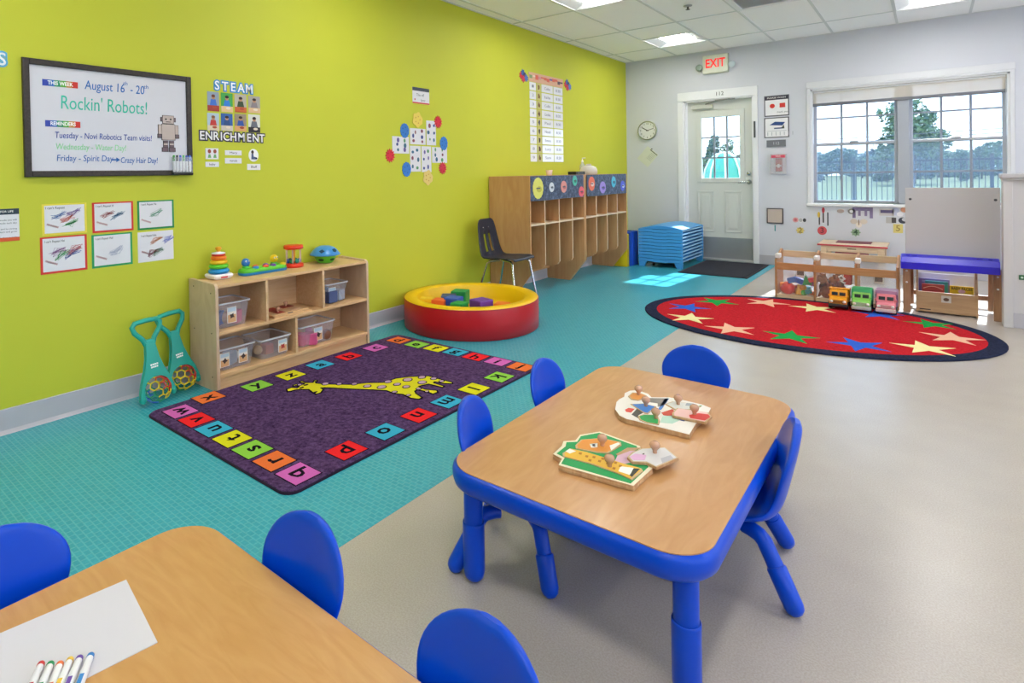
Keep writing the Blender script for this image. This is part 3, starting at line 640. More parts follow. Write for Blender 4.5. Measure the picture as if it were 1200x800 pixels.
# notices
t, x0, x1, z0, z1 = card('notice_sheet', 'white notice with dark header and orange footer at the left edge', -14, 245.5, 23, 281.5, 'notice')
B().prism(rect(x0, x1, z1-.028, z1), .002, .0028, ML).build('header', hx('22384A'), t); B().prism(rect(x0, x1, z0, z0+.018), .002, .0028, ML).build('footer', hx('DC5A2C'), t)
textb('FOR LIFE', .014, at(ML, x1-.05, z1-.014, .003), .0002).build('header_text', hx('FFFFFF'), t)
for k, (s_, zz) in enumerate((('what you put inside you will', .055), ('show on the outside each day', .07), ('be kind and be strong', .098), ('help others learn and grow', .112), ('play together outside', .14))):
    textb(s_, .012, at(ML, x1-.01, z1-zz, .0023), .0002, align='RIGHT').build('text_line', hx('555A62'), t)
t, x0, x1, z0, z1 = card('notice_card', 'small white notice card with grey header above the germ collage', 483, 101.5, 503, 123, 'notice')
B().prism(rect(x0, x1, z1-.03, z1), .002, .003, ML).build('header', hx('3E4656'), t); B().prism(rect(x0, x1, z0, z0+.012), .002, .003, ML).build('footer', hx('D85058'), t)
for k, (s_, zz, al) in enumerate((('The off', .055, .045), ('brrr', .10, .09))): textb(s_, .035, at(ML, x0+(x1-x0)*(.45 if k == 0 else .62), z1-zz-.01, .0025), .0002).build('text_line', hx('6A707C'), t)
B().prism(ring(x0+.03, z0+.035, .008, .008, 12), .002, .003, ML).build('dot', hx('C8384A'), t)
# germ collage
sc7 = lambda a, b_: (440+a/6.154, 90+b_/6.154)
PC = [((118, 425), (243, 556), 'left'), ((246, 367), (362, 492), 'upper middle'), ((364, 312), (437, 496), 'tall upper right'), ((246, 494), (328, 684), 'tall lower left'), ((329, 498), (404, 688), 'tall lower middle'), ((405, 504), (517, 622), 'right')]
for k, (p0, p1, ds) in enumerate(PC):
    x0, z1 = WL(*sc7(*p0)); x1, z0 = WL(*sc7(*p1)); rr = random.Random(k)
    t = thing('germ_poster', '%s white sheet of small germ drawings in the wall collage' % ds, 'poster', (XL, (x0+x1)/2, z0), group='white sheets of the germ collage')
    B().prism(rect(x0+.002, x1-.002, z0+.002, z1-.002), .0005, .002, ML).build('paper', hx('E0DFE6'), t)
    for j in range(6):
        cx, cz = x0+(x1-x0)*((j % 2)*.45+.28+rr.uniform(-.08, .08)), z0+(z1-z0)*((j//2)*.3+.2+rr.uniform(-.05, .05))
        B().prism(ring(cx, cz, .009+rr.random()*.009, .011+rr.random()*.011, 9), .002, .003, ML).build('germ_drawing', hx(rr.choice(['3B4C90', '5A9A6A', '6A5AA0', '8A4A5A', '3A6A8A'])), t)
for k, (px, py, c, kind, ds, nm_) in enumerate([(103, 568, 'D8263A', 's', 'at the lower left of', 'red spiky'), (449, 326, 'D8263A', 's', 'at the top right of', 'red spiky'), (482, 658, 'D02A40', 's', 'at the lower right of', 'red spiky'), (208, 388, '2E78C8', 'b', 'at the upper left of', 'blue round'), (490, 480, '2E78C8', 'b', 'at the right of', 'blue round'), (222, 667, '2E78C8', 'b', 'at the bottom left of', 'blue round'), (300, 310, 'E6CC5A', 'o', 'at the top of', 'tan wavy'), (375, 726, 'E4CA78', 'o', 'at the bottom of', 'tan wavy')]):
    a, z = WL(*sc7(px, py)); t = thing('germ_cutout', '%s paper germ cut-out %s the germ collage' % (nm_, ds), 'paper cutout', (XL, a, z-.06), group='paper germs around the collage')
    if kind == 's': pl = star(a, z, .060, .041, 13, .2)
    elif kind == 'b': pl = ring(a, z, .054, .062, 40, lambda i: 1+.05*math.sin(i*1.9))
    else: pl = ring(a, z, .062, .064, 36, lambda i: 1+.10*math.sin(i*.95+1))
    B().prism(pl, .003, .0065, ML).build('shape', hx(c), t); cen = hx({'s': 'A81A30', 'b': '1F5AA8', 'o': 'C8964A'}[kind]); b = B()
    for j in range(5): b.prism(ring(a+.03*math.cos(j*1.26), z+.03*math.sin(j*1.26), .006, .006, 8), .0065, .0075, ML)
    b.build('spots', cen, t)
# weather-style name chart
sc8 = lambda a, b_: (600+a/6.4, 75+b_/6.4)
x0, z1 = WL(*sc8(128, 128)); x1, z0 = WL(*sc8(386, 738)); 
t = thing('name_chart', 'tall white laminated chart of rows of name cards high on the green wall', 'chart', (XL, (x0+x1)/2, z0))
zt1 = WL(*sc8(128, 55))[1]; zt0 = WL(*sc8(386, 175))[1]
zt1 = WL(620, 84)[1]; zhb = WL(620, 95)[1]; B().prism(rect(x0-.01, x1+.01, zhb, zt1), .001, .004, ML).build('header', hx('DDAE90'), t)
rr = random.Random(3)
for k in range(12): xx = x0+(x1-x0)*k/12; B().prism(rect(xx+.004, xx+(x1-x0)/12-.002, zhb+.03+rr.random()*.03, zt1-.02-rr.random()*.02), .004, .0055, ML).build('header_picture', hx(rr.choice(['6A5AA8', 'D8909A', '7FA06A', '5A4A5A', 'E8D0C0', '8A6AB0', 'E06A5A'])), t)
cols = [(0, .19, 'F0F1F2'), (.2, .33, 'C8C07A'), (.34, .69, 'F3F3F4'), (.70, 1, 'F1F2F4')]; nr = 9; rh = (zhb-z0)/nr
LAMI = M('F0F1F4', .12, var=.01, coat=.6)
for r in range(nr):
    for ci, (c0, c1, cc) in enumerate(cols):
        q = (x0+(x1-x0)*c0+.004, x0+(x1-x0)*c1-.004, zhb-rh*(r+1)+.006, zhb-rh*r-.005)
        B().prism(rect(*q), .0008, .003, ML).build('name_card', LAMI if ci != 1 else M(cc, .3), t)
        if ci in (0, 2, 3): textb([str(r+1), '', ['Cube', 'Isla', 'Colin', 'Caroline', 'Paul', 'Noah', 'Emma', 'Lucy', 'Sam'][r], '8:30'][ci], .045, at(ML, (q[0]+q[1])/2, (q[2]+q[3])/2, .0034), .0003, tgt_w=(q[1]-q[0])*(.3 if ci == 0 else .5)).build('card_text', hx('7A808C'), t)
        else: B().prism(ring((q[0]+q[1])/2, (q[2]+q[3])/2, .02, rh*.3, 8, lambda i: 1+.3*math.sin(i*2.7+r)), .003, .0042, ML).build('card_picture', hx(rr.choice(['4A4A30', '5A3A2A', '30405A', '7A5A2A'])), t)
for k, (px, py, ds) in enumerate(((85, 88, 'left'), (415, 157, 'right'))):
    a, z = WL(*sc8(px, py)); tt = thing('paper_cluster', 'cluster of red and blue paper shapes at the %s end of the chart header' % ds, 'decoration', (XL, a, z-.05), group='chart header clusters')
    for j, (dx, dz, c) in enumerate(((-.05, 0, 'D83A40'), (-.015, .03, '3A5FA8'), (.02, .0, '3A3F6A'), (-.01, -.035, 'C83A50'), (.05, -.02, '5A7AC0'))): B().prism(star(a+dx, z+dz, .045, .03, 7, j), .002+j*.001, .004+j*.0012, ML).build('paper_shape', hx(c), tt)

# ================================================================ BACK WALL
t = thing('exit_sign', 'lit red EXIT sign with two emergency lamps above the door', 'sign', (WB(839, 84)[0], YB-.06, WB(839, 84)[1]))
a0, z1 = WB(824.5, 66.5); a1, z0 = WB(854.5, 84); 
b = B().prism(rect(a0, a1, z0, z1), .0, .055, MBK, r=.008).build('housing', M('D9DCCB', .4), t)
textb('EXIT', .16, at(MBK, (a0+a1)/2, (z0+z1)/2+.004, .0565), .0015, .003, tgt_w=(a1-a0)*.76).build('letters', emit('E81808', .55), t)
for s_ in (-1, 1):
    xx = (a0-.04 if s_ < 0 else a1+.045); B().lathe([(.001, 0), (.03, .005), (.042, .03), (.043, .045), (.035, .052), (.001, .05)], 18, MBK @ Matrix.Translation((xx, (z0+z1)/2-.03, .02))).build('lamp_head', M('C6D4DC' if s_ > 0 else '93A79B', .25), t)
    B().prism(rect(min(xx, a0 if s_ < 0 else a1), max(xx, a0 if s_ < 0 else a1), (z0+z1)/2-.04, (z0+z1)/2-.015), .01, .03, MBK).build('lamp_arm', M('CFD2C8', .4), t)
cx, cz = WB(759.3, 153); R_ = .135
t = thing('wall_clock', 'round analogue wall clock with silver rim showing ten past ten', 'clock', (cx, YB-.02, cz-R_))
mk = MBK @ Matrix.Translation((cx, cz, 0))
B().lathe([(R_, 0), (R_*1.02, .02), (R_, .04), (R_*.93, .045), (R_*.9, .03)], 48, mk, cap=False).build('rim', M('A9AF9A', .25, .5), t)
B().lathe([(R_*.92, .022), (.0001, .0221)], 48, mk, cap=False).build('dial', M('E6E7EA', .5), t)
for k in range(12): a = PI*k/6; textb(str(k if k else 12), .036, at(mk, .098*math.sin(a), .098*math.cos(a), .024), .0005).build('numeral', INK, t)
b = B(); ribbon(b, [(.01, -.006), (-.068, .042)], .012, .025, .027, mk); b.build('hour_hand', INK, t)
b = B(); ribbon(b, [(-.015, -.004), (.085, .024)], .008, .028, .030, mk); b.build('minute_hand', INK, t)
cx, cz = WB(759, 183.5); t = thing('tilted_notice', 'cream notice paper hung at a slant below the clock', 'notice', (cx, YB, cz-.12))
mk = at(MBK, cx, cz, 0, -.72+PI/2*0); B().prism(rect(-.10, .10, -.115, .115), .001, .003, mk).build('paper', M('D6D9CC', .7), t)
b = B()
for k in range(5): ribbon(b, [(.0-.0, .07-.022*k), (.075, .07-.022*k)], .004, .003, .0036, mk)
b.build('text_lines', hx('8E918A'), t); b = B(); ribbon(b, [(-.03, .1), (.09, .1)], .012, .003, .004, mk); b.build('header', hx('5A5C58'), t)
a, z = WB(764, 174.5); B().lathe([(.009, 0), (.009, .008), (.001, .01)], 10, at(MBK, a, z, .003)).build('push_pin', INK, t)
def bcard(name, label, u0, v0, u1, v1, cat, col='ECEBEF', y=None, rim=None, depth=.006):
    x0, z1 = WB(u0, v0); x1, z0 = WB(u1, v1); t = thing(name, label, cat, ((x0+x1)/2, YB, z0))
    if rim: B().prism(rect(x0, x1, z0, z1), 0, depth, MBK, r=.002).build('frame', hx(rim), t); q = .012; B().prism(rect(x0+q, x1-q, z0+q, z1-q), depth, depth+.001, MBK).build('panel', hx(col), t)
    else: B().prism(rect(x0, x1, z0, z1), 0, depth, MBK).build('panel', hx(col), t)
    return t, x0, x1, z0, z1
t, x0, x1, z0, z1 = bcard('door_notice', 'upper framed notice with dark header and red icons right of the door', 895.5, 113, 925, 135, 'notice', rim='5A5C66')
B().prism(rect(x0+.01, x1-.01, z1-.055, z1-.01), .007, .009, MBK).build('header', hx('3A3244'), t); B().prism(ring(x0+.09, z0+.13, .028, .028, 16), .007, .009, MBK).build('red_icon', hx('D8342C'), t); B().prism(rect(x0+.17, x0+.23, z0+.105, z0+.16), .007, .009, MBK).build('red_icon', hx('D8342C'), t)
textb('PLEASE WASH', .026, at(MBK, (x0+x1)/2, z1-.03, .0092), .0002, tgt_w=.2).build('header_text', hx('FFFFFF'), t); textb('thank you', .03, at(MBK, x0+.2, z0+.05, .0075), .0002).build('text_line', hx('555A66'), t)
t, x0, x1, z0, z1 = bcard('door_notice', 'lower framed notice with blue picture right of the door', 895.5, 138.5, 925, 160.5, 'notice', rim='5A5C66')
B().prism([(x0+.06, z0+.16), (x0+.2, z0+.15), (x0+.23, z0+.19), (x0+.12, z0+.2)], .007, .009, MBK).build('blue_picture', hx('2B4A8A'), t); B().prism(rect(x0+.11, x0+.2, z0+.11, z0+.125), .007, .009, MBK).build('text_line', hx('3A4A78'), t)
B().prism([(x1-.09, z0+.11), (x1-.05, z0+.11), (x1-.055, z0+.16)], .007, .009, MBK).build('corner_picture', hx('5A5A50'), t)
b = B(); ribbon(b, [(x0+.03, z0+.085), (x1-.03, z0+.085)], .004, .007, .008, MBK)
for k in range(7): ribbon(b, [(x0+.04+.045*k, z0+.03), (x0+.04+.045*k, z0+.07)], .006, .007, .008, MBK)
b.build('grid_lines', hx('A0A4B0'), t)
t, x0, x1, z0, z1 = bcard('room_plate', 'small grey plastic name plate below the framed notices', 898.5, 164.5, 921, 171.5, 'sign', col='73757C', depth=.01); textb('112', .05, at(MBK, (x0+x1)/2, (z0+z1)/2, .0105), .0004).build('number', hx('C8CAD0'), t)
# fire alarm pull station under a clear cover
x0, z1 = WB(904, 181); x1, z0 = WB(922.5, 203.5); t = thing('fire_alarm_pull', 'red fire alarm pull station under a clear cover', 'fire alarm', ((x0+x1)/2, YB, z0))
B().prism(rect(x0+.05, x1-.05, z0+.03, z1-.05), 0, .04, MBK, r=.006).build('body', M('A02A38', .4), t); xm = (x0+x1)/2
b = B(); b.prism(rect(xm-.03, xm+.03, (z0+z1)/2-.03, (z0+z1)/2-.015), .04, .05, MBK); b.prism(rect(xm-.01, xm+.01, (z0+z1)/2-.045, (z0+z1)/2), .04, .05, MBK); b.build('pull_handle', WHITE, t)
B().prism(rect(x0+.01, x1-.01, z1-.045, z1-.01), .02, .075, MBK, r=.004).build('cover_header', M('E0506A', .4), t); textb('FIRE', .03, at(MBK, xm, z1-.028, .0755), .0003).build('lettering', WHITE, t)
b = B(); b.prism(rect(x0, x1, z0, z1), .07, .074, MBK)
for q in (rect(x0, x0+.004, z0, z1), rect(x1-.004, x1, z0, z1), rect(x0, x1, z0, z0+.004), rect(x0, x1, z1-.004, z1)): b.prism(q, 0, .07, MBK)
b.build('cover', clear('E6E4EC', .2, .1), t)
# picture frame with number stickers
sc6 = lambda a, b_: (890+a/6.667, 235+b_/6.667)
t, x0, x1, z0, z1 = bcard('wall_picture', 'small square dark-framed tan picture low on the wall by the door', *sc6(58, 58), *sc6(188, 180), 'picture', col='C4B6AC', rim='4A4046', depth=.014)
def sticker(px, py, label, shapes, name='wall_sticker', cat='sticker'):
    a, z = WB(*sc6(px, py)); t = thing(name, label, cat, (a, YB, z-.04), group='stickers under the window')
    for k, (nm, kind, dx, dz, w_, h_, c) in enumerate(shapes):
        w_ /= 2; h_ /= 2; c0 = .0006+k*.0006
        if kind == 'r': pl = rect(a+dx-w_, a+dx+w_, z+dz-h_, z+dz+h_)
        elif kind == 'o': pl = ring(a+dx, z+dz, w_, h_, 20)
        elif kind == 's': pl = star(a+dx, z+dz, w_, w_*.7, 8)
        elif kind == 't': textb(c[1], h_*2, at(MBK, a+dx, z+dz, c0+.001), .0008, .001).build(nm, hx(c[0]), t); continue
        B().prism(pl, c0, c0+.0016, MBK).build(nm, hx(c), t)
sticker(122, 217, 'teal number one sticker below the picture frame', [('digit', 't', 0, 0, 0, .11, ('2F8F96', '1')), ])
sticker(282, 150, 'pink round sticker left of the black and white one', [('disc', 'o', 0, 0, .062, .062, 'E0A0A4'), ('centre', 'o', 0, 0, .03, .034, 'C86A74')])
sticker(337, 152, 'black and white pair of round faces sticker', [('left_disc', 'o', -.02, 0, .05, .06, 'F0F0F0'), ('face', 'o', -.02, 0, .04, .05, 'B8B8BC'), ('right_disc', 'o', .02, 0, .035, .045, '3A3A3E')])
sticker(319, 233, 'yellow number two sticker', [('badge', 's', 0, 0, .095, .095, 'D8C06A'), ('digit', 't', 0, 0, 0, .09, ('8A7A50', '2'))])
sticker(499, 130, 'crayon and brush bundle sticker below the window', [('red_brush', 'r', 0, .02, .014, .17, '4A3A40'), ('red_tip', 'o', 0, .085, .03, .07, 'B83A48'), ('yellow_brush', 'r', -.04, -.03, .012, .12, '3A3A44'), ('yellow_tip', 'o', -.045, .03, .028, .07, 'DCB84A'), ('black_brush', 'r', .045, -.02, .012, .16, '3A3A44')])
sticker(490, 234, 'red round number three sticker', [('badge', 'o', 0, 0, .095, .105, 'CC5058'), ('digit', 't', 0, 0, 0, .09, ('6A2A34', '3'))])
sticker(678, 83, 'grey pair of round stickers under the window sill', [('left_disc', 'o', -.055, 0, .07, .045, 'B8A8A0'), ('right_disc', 'o', .05, 0, .07, .065, '8A8684'), ('hole', 'o', .05, 0, .035, .035, 'D8D8DA')])
sticker(806, 93, 'purple zigzag crown sticker under the window sill', [('band', 'r', 0, .04, .19, .04, '85789E'), ('left_leg', 'r', -.08, -.01, .03, .11, '85789E'), ('right_leg', 'r', .08, -.01, .03, .11, '85789E'), ('mid_leg', 'r', -.03, .0, .025, .08, '8E82A6'), ('mid_leg', 'r', .03, .0, .025, .08, '8E82A6')])
sticker(776, 170, 'beige fluttering butterflies sticker below the purple crown', [('left_wing', 'o', -.045, .01, .07, .06, 'CFC2B6'), ('right_wing', 'o', .045, .01, .07, .06, 'D8CCBE'), ('lower_wing', 'o', 0, -.03, .06, .06, 'E6DCD2'), ('body', 'o', 0, 0, .014, .07, 'A08A78')])
sticker(752, 248, 'green number four sticker', [('badge', 's', 0, 0, .10, .1, '8AA88A'), ('digit', 't', 0, 0, 0, .085, ('3A5A44', '4'))])
sticker(993, 92, 'purple bar sticker at the right end of the wall', [('card', 'r', 0, 0, .13, .075, 'C8C2C4'), ('bar', 'r', 0, .01, .11, .035, '5A527C')])
sticker(1037, 153, 'dark square sticker below the purple bar', [('card', 'r', -.02, 0, .07, .07, 'B8B4B4'), ('square', 'r', .015, 0, .04, .06, '4A4648')])
sticker(1098, 85, 'multicoloured round flower sticker by the easel board', [('blue_disc', 'o', -.04, .0, .07, .09, 'B8BCD8'), ('orange_disc', 'o', .04, .02, .07, .06, 'E0A080'), ('white_disc', 'o', 0, -.03, .06, .05, 'E8E6EE')])
sticker(1121, 155, 'dark crescent sticker by the easel board', [('disc', 'o', 0, 0, .08, .07, '3A3C4A'), ('cut', 'o', .02, .012, .06, .045, 'C9CAD1')])
sticker(1083, 218, 'yellow number five sticker by the easel board', [('badge', 'r', 0, 0, .085, .1, 'DCCB7A'), ('digit', 't', 0, 0, 0, .09, ('9A8248', '5'))])

# ================================================================ TABLES AND CHAIRS
TH = .36
def make_table(x0, x1, y0, y1, label, lam):
    cx, cy = (x0+x1)/2, (y0+y1)/2; hx_, hy = (x1-x0)/2, (y1-y0)/2
    t = thing('activity_table', label, 'table', (cx, cy, 0), group='blue-rimmed toddler tables')
    def rr(i, z, r=.115): return [(a, b_, z) for a, b_ in rrect(-hx_+i, hx_-i, -hy+i, hy-i, max(.02, r-i), 10)]
    B().loft([rr(.025, TH-.03), rr(.0125, TH-.0015), rr(.011, TH-.003), rr(.007, TH-.005), rr(.002, TH-.011), rr(0, TH-.02), rr(0, TH-.038), rr(.005, TH-.055), rr(.014, TH-.064), rr(.03, TH-.066), rr(.05, TH-.05)], cap0=False).build('rim', BLUE, t, True)
    B().loft([rr(.012, TH-.004), rr(.012, TH), rr(.0128, TH+.0006)], smooth=False).build('tabletop', lam, t, True)
    for sx in (-1, 1):
        for sy in (-1, 1):
            x, y = sx*(hx_-.068), sy*(hy-.085)
            l = B().tube([(x, y, TH-.06), (x, y, .12)], .0285, 18).build('leg', BLUE, t, True)
            B().lathe([(.0305, .178), (.0325, .176), (.0325, .17), (.0320, .03), (.028, .014), (.018, .004), (.006, 0), (.0001, 0)], 20, Matrix.Translation((x, y, 0)), cap=False).build('leg_sleeve', BLUE, l, True)
    return t
make_table(-1.10, -.36, 1.30, 2.48, 'blue-rimmed maple toddler table with animal puzzles, in the middle of the room', LAMY)
make_table(-1.412, -.255, -.03, .7265, 'blue-rimmed maple toddler table with paper and markers, in the near left corner', LAM)
def make_chair():
    t = thing('toddler_chair', '', 'chair', (0, 0, 0), group='blue toddler chairs')
    # one continuous shell: stations (x, z, half width, curl of the edges)
    st = [(.150, .188, .085, .0), (.142, .200, .112, .002), (.110, .205, .128, .005), (.05, .200, .134, .010), (-.02, .194, .134, .016), (-.075, .195, .130, .022), (-.112, .208, .122, .026), (-.132, .232, .112, .026), (-.142, .262, .108, .024), (-.149, .295, .117, .022), (-.156, .330, .131, .022), (-.163, .365, .1385, .020), (-.170, .397, .131, .017), (-.176, .427, .112, .013), (-.1805, .450, .084, .008), (-.183, .464, .056, .005), (-.1845, .4725, .022, .002)]
    n = 13; vs = []
    P_ = [Vector((s[0], 0, s[1])) for s in st]
    front = []; back = []
    for i, s in enumerate(st):
        a = P_[max(0, i-1)]; c = P_[min(len(st)-1, i+1)]; tt = (c-a).normalized(); nn = Vector((tt.z, 0, -tt.x))
        if nn.z < 0 and i < 5: nn = -nn
        if nn.x < 0 and i >= 7: nn = -nn
        if i in (5, 6): nn = nn if nn.z > 0 else -nn
        th = .013 if 0 < i < len(st)-1 else .006
        for lst, sg in ((front, 1), (back, -1)):
            row = []
            for k in range(n):
                q = -1+2*k/(n-1); e = abs(q)**2.5; edge = 1-abs(q)**6
                row.append(P_[i]+Vector((0, q*s[2], 0))+nn*(e*s[3]+sg*th*(.35+.65*edge)))
            lst.append(row)
    b = B(); rings = []
    for i in range(len(st)): rings.append(front[i]+back[i][::-1])
    b.loft(rings, smooth=True)
    sh = b.build('seat_shell', BLUE, t, True)
    m = sh.modifiers.new('s', 'SUBSURF'); m.levels = 1; m.render_levels = 1
    for sx, sy in ((1, 1), (1, -1), (-1, 1), (-1, -1)):
        x0, y0 = (.07, .085) if sx > 0 else (-.06, .09); fx, fy = (.125, .15) if sx > 0 else (-.16, .16)
        q = Vector((fx-x0, sy*(fy-y0), 0)); p0 = Vector((x0, sy*y0, .172)); p1 = p0+q*.22+Vector((0, 0, -.004)); p2 = p0+q*.42+Vector((0, 0, -.03)); foot = Vector((fx, sy*fy, .025))
        mid = p2.lerp(foot, .42)
        l = B().tube([p0-q*.15, p0, p1, p0+q*.34+Vector((0, 0, -.014)), p2, mid], .0215, 14).build('leg', BLUE, t, True)
        e = p2.lerp(foot, .32); B().tube([e, e.lerp(foot, .05), foot], [.0235, .0262, .0255], 16, round_end=True).build('leg_sleeve', BLUE, l, True)
    return t
ch0 = make_chair(); used = [False]
def place(x, y, face, label):
    rz = math.atan2(face[1], face[0])
    if not used[0]: used[0] = True; ch0.location = (x, y, 0); ch0.rotation_euler = (0, 0, rz); ch0['label'] = label; return
    dup(ch0, (x, y, 0), rz, label)
place(-.985, 1.575, (1, .28), 'blue toddler chair at the left side of the puzzle table, nearer the camera')
place(-.99, 2.04, (1, .05), 'blue toddler chair at the left side of the puzzle table, farther back')
place(-.475, 1.945, (-1, -.22), 'blue toddler chair at the right side of the puzzle table')
place(-.742, 2.41, (0, -1), 'blue toddler chair at the far end of the puzzle table')
place(-1.02, .603, (0, -1), 'blue toddler chair at the far edge of the paper table, left of two')
place(-.562, .603, (-.05, -1), 'blue toddler chair at the far edge of the paper table, right of two')
place(-1.325, .315, (1, 0), 'blue toddler chair at the left end of the paper table, by the photo edge')
# paper and markers
def T2(u, v, z=TH): return FL(u, v, z)
pp = [T2(-30, 757), T2(148, 680), T2(193, 749), T2(70, 808)]
pa, pb, pc_ = Vector(pp[1]), Vector(pp[2]), Vector(T2(0, 743)); ux = (pa-pc_).normalized(); uy = Vector((ux.y, -ux.x)); wdt = (pb-pa).length
pl = [tuple(pa), tuple(pa+uy*wdt), tuple(pa+uy*wdt-ux*.40), tuple(pa-ux*.40)]
tag(B().prism(pl, TH+.0008, TH+.0022).build('paper_sheet', M('D3D0D9', .75, var=.01)), 'large blank white sheet of paper lying on the near table', 'paper')
MK = [('D2383A', 'red', 49, 776), ('1F8F5C', 'green', 60, 776), ('EE7A48', 'orange', 71, 776), ('E9C24C', 'yellow', 83, 771), ('6A48A8', 'purple', 94, 769), ('3A86D0', 'blue', 107, 766)]
for k, (c, nm, u, v) in enumerate(MK):
    a = Vector(T2(u, v, TH+.01)); bb = Vector(T2(u-19-3*(k > 2)+k, v+44, TH+.01)); dr = (bb-a).normalized()
    t = thing('marker', 'white marker with a %s end lying on the paper sheet' % nm, 'marker', (a.x+dr.x*.07, a.y+dr.y*.07, TH+.0022), group='markers on the paper')
    X_ = Matrix.Translation((a.x, a.y, TH+.0095)) @ Vector((dr.x, dr.y, 0)).to_track_quat('Z', 'Y').to_matrix().to_4x4()
    B().lathe([(.0001, .004), (.0050, .0045), (.0058, .008), (.0062, .03), (.0066, .034), (.0072, .036), (.0072, .132), (.0001, .135)], 14, X_).build('barrel', M('EEEDF3', .3), t)
    B().lathe([(.0001, -.001), (.004, -.0004), (.0058, .002), (.0063, .006), (.0063, .0085)], 14, X_).build('end_plug', hx(c), t)
    B().prism([(-.0035, .05), (.0035, .05), (.0035, .10), (-.0035, .10)], .0069, .0076, X_ @ Matrix(((1, 0, 0, 0), (0, 0, 1, 0), (0, 1, 0, 0), (0, 0, 0, 1))) if False else X_ @ Matrix(((1, 0, 0, 0), (0, 0, -1, 0), (0, 1, 0, 0), (0, 0, 0, 1)))).build('coloured_print', hx(c), t)
    B().prism([(-.0035, .05), (.0035, .05), (.0035, .10), (-.0035, .10)], -.0076, -.0069, X_ @ Matrix(((1, 0, 0, 0), (0, 0, -1, 0), (0, 1, 0, 0), (0, 0, 0, 1)))).build('coloured_print', hx(c), t)

# puzzles --------------------------------------------------------
KNOB = M('C99A7E', .25, coat=.5); PLY = wood('B98A62', 'D3AE84', (30, 30, 3), .5); CREAM = hx('EADFC4')
pz7 = lambda a, b_, z=TH+.016: FL(680+a/7.06, 430+b_/7.06, z)
pz5 = lambda a, b_, z=TH+.016: FL(630+a/5.333, 440+b_/5.333, z)
def knob(p, z, par, X=None):
    B().lathe([(.006, 0), (.0065, .008), (.009, .012), (.013, .017), (.0148, .023), (.013, .029), (.008, .033), (.0001, .034)], 18, Matrix.Translation((p[0], p[1], z))).build('knob', KNOB, par)
def inset(pl, d):
    c = Vector((sum(p[0] for p in pl)/len(pl), sum(p[1] for p in pl)/len(pl))); return [tuple(Vector(p)+(c-Vector(p)).normalized()*d) for p in pl]
t = thing('animal_puzzle', 'green wooden peg puzzle board with jagged edge and safari animals', 'puzzle', (*pz5(420, 530), TH))
o1 = [(95, 490), (150, 440), (160, 410), (235, 405), (265, 370), (390, 350), (640, 440), (720, 580), (600, 690), (130, 560), (150, 520)]
pl = [pz5(*q) for q in o1]
B().prism(pl, TH+.0015, TH+.009, r=.001).build('lower_board', PLY, t); B().prism(inset(pl, .001), TH+.0095, TH+.0158).build('upper_board', PLY, t); B().prism(inset(pl, .001), TH+.0158, TH+.0168).build('cream_face', CREAM, t)
B().prism(inset(pl, .012), TH+.0168, TH+.0174).build('green_face', hx('1E9A54'), t)
TANP = hx('E3A04A')
def piece(lab, pts, cols, kn, z0=TH+.0174, fn=pz5, lift=0.0, knobs=True, face='C9AE86', detail=None):
    pl = [fn(*q, z0+.004) for q in pts]; cx = sum(p[0] for p in pl)/len(pl); cy = sum(p[1] for p in pl)/len(pl)
    t = thing('puzzle_piece', lab, 'puzzle piece', (cx, cy, z0), group='knobbed puzzle pieces')
    B().prism(pl, z0, z0+.0016 if not lift else z0+.007).build('wood', PLY, t); zt = z0+(.0016 if not lift else .007)
    B().prism(inset(pl, .001), zt, zt+.0006).build('rim_line', hx(face), t); B().prism(inset(pl, .006), zt+.0006, zt+.0012).build('picture', hx(cols), t)
    if detail:
        for c, q in detail: B().prism([fn(*p, zt) for p in q], zt+.0012, zt+.0018).build('picture_detail', hx(c), t)
    knob(fn(*kn, zt+.002), zt+.001, t); return t
piece('orange lion puzzle piece on the green puzzle', [(235, 430), (270, 395), (400, 385), (520, 410), (525, 430), (440, 480), (370, 475), (240, 450)], 'E0923E', (405, 435), detail=[('F4EFE6', [(325, 430), (375, 425), (375, 450), (335, 452)]), ('2A2320', [(342, 432), (360, 430), (360, 446), (345, 446)]), ('F2ECE0', [(450, 440), (505, 420), (515, 430), (460, 470)])])
piece('yellow spotted giraffe puzzle piece on the green puzzle', [(155, 480), (200, 450), (300, 470), (560, 550), (650, 575), (660, 590), (590, 645), (500, 605), (330, 545), (160, 500)], 'E6B43C', (450, 565), detail=[('F4F0E8', [(520, 570), (600, 580), (580, 625), (505, 600)]), ('3A3A3A', [(600, 582), (640, 585), (590, 635), (575, 625)]), ('F6F2EA', [(175, 475), (200, 460), (240, 475), (200, 490)])]+[('B9781E', [(x, y), (x+18, y+3), (x+14, y+14), (x-3, y+10)]) for x, y in ((260, 482), (300, 500), (345, 505), (320, 525), (380, 530), (400, 515), (430, 545), (480, 540), (470, 575), (510, 560))])
B().prism([pz5(*q, TH+.018) for q in [(490, 490), (560, 450), (650, 450), (600, 470), (520, 515)]], TH+.0174, TH+.018).build('recess', hx('B9936A'), t)
B().prism([pz5(*q, TH+.018) for q in [(480, 540), (500, 500), (580, 470), (650, 470), (600, 540), (520, 555)]], TH+.0178, TH+.0185).build('recess_picture', hx('D0A8BE'), t)
piece('grey and pink elephant puzzle piece lying across the corner of the green puzzle', [(560, 515), (590, 485), (650, 460), (800, 455), (880, 520), (745, 580), (680, 550), (590, 545)], 'D6D2D4', (733, 480), lift=1, z0=TH+.0185, detail=[('D9A9CE', [(575, 510), (610, 490), (680, 500), (670, 530), (600, 530)]), ('6A6468', [(655, 490), (668, 487), (668, 494), (657, 496)]), ('B8B6BE', [(770, 520), (830, 500), (850, 520), (780, 550)])])
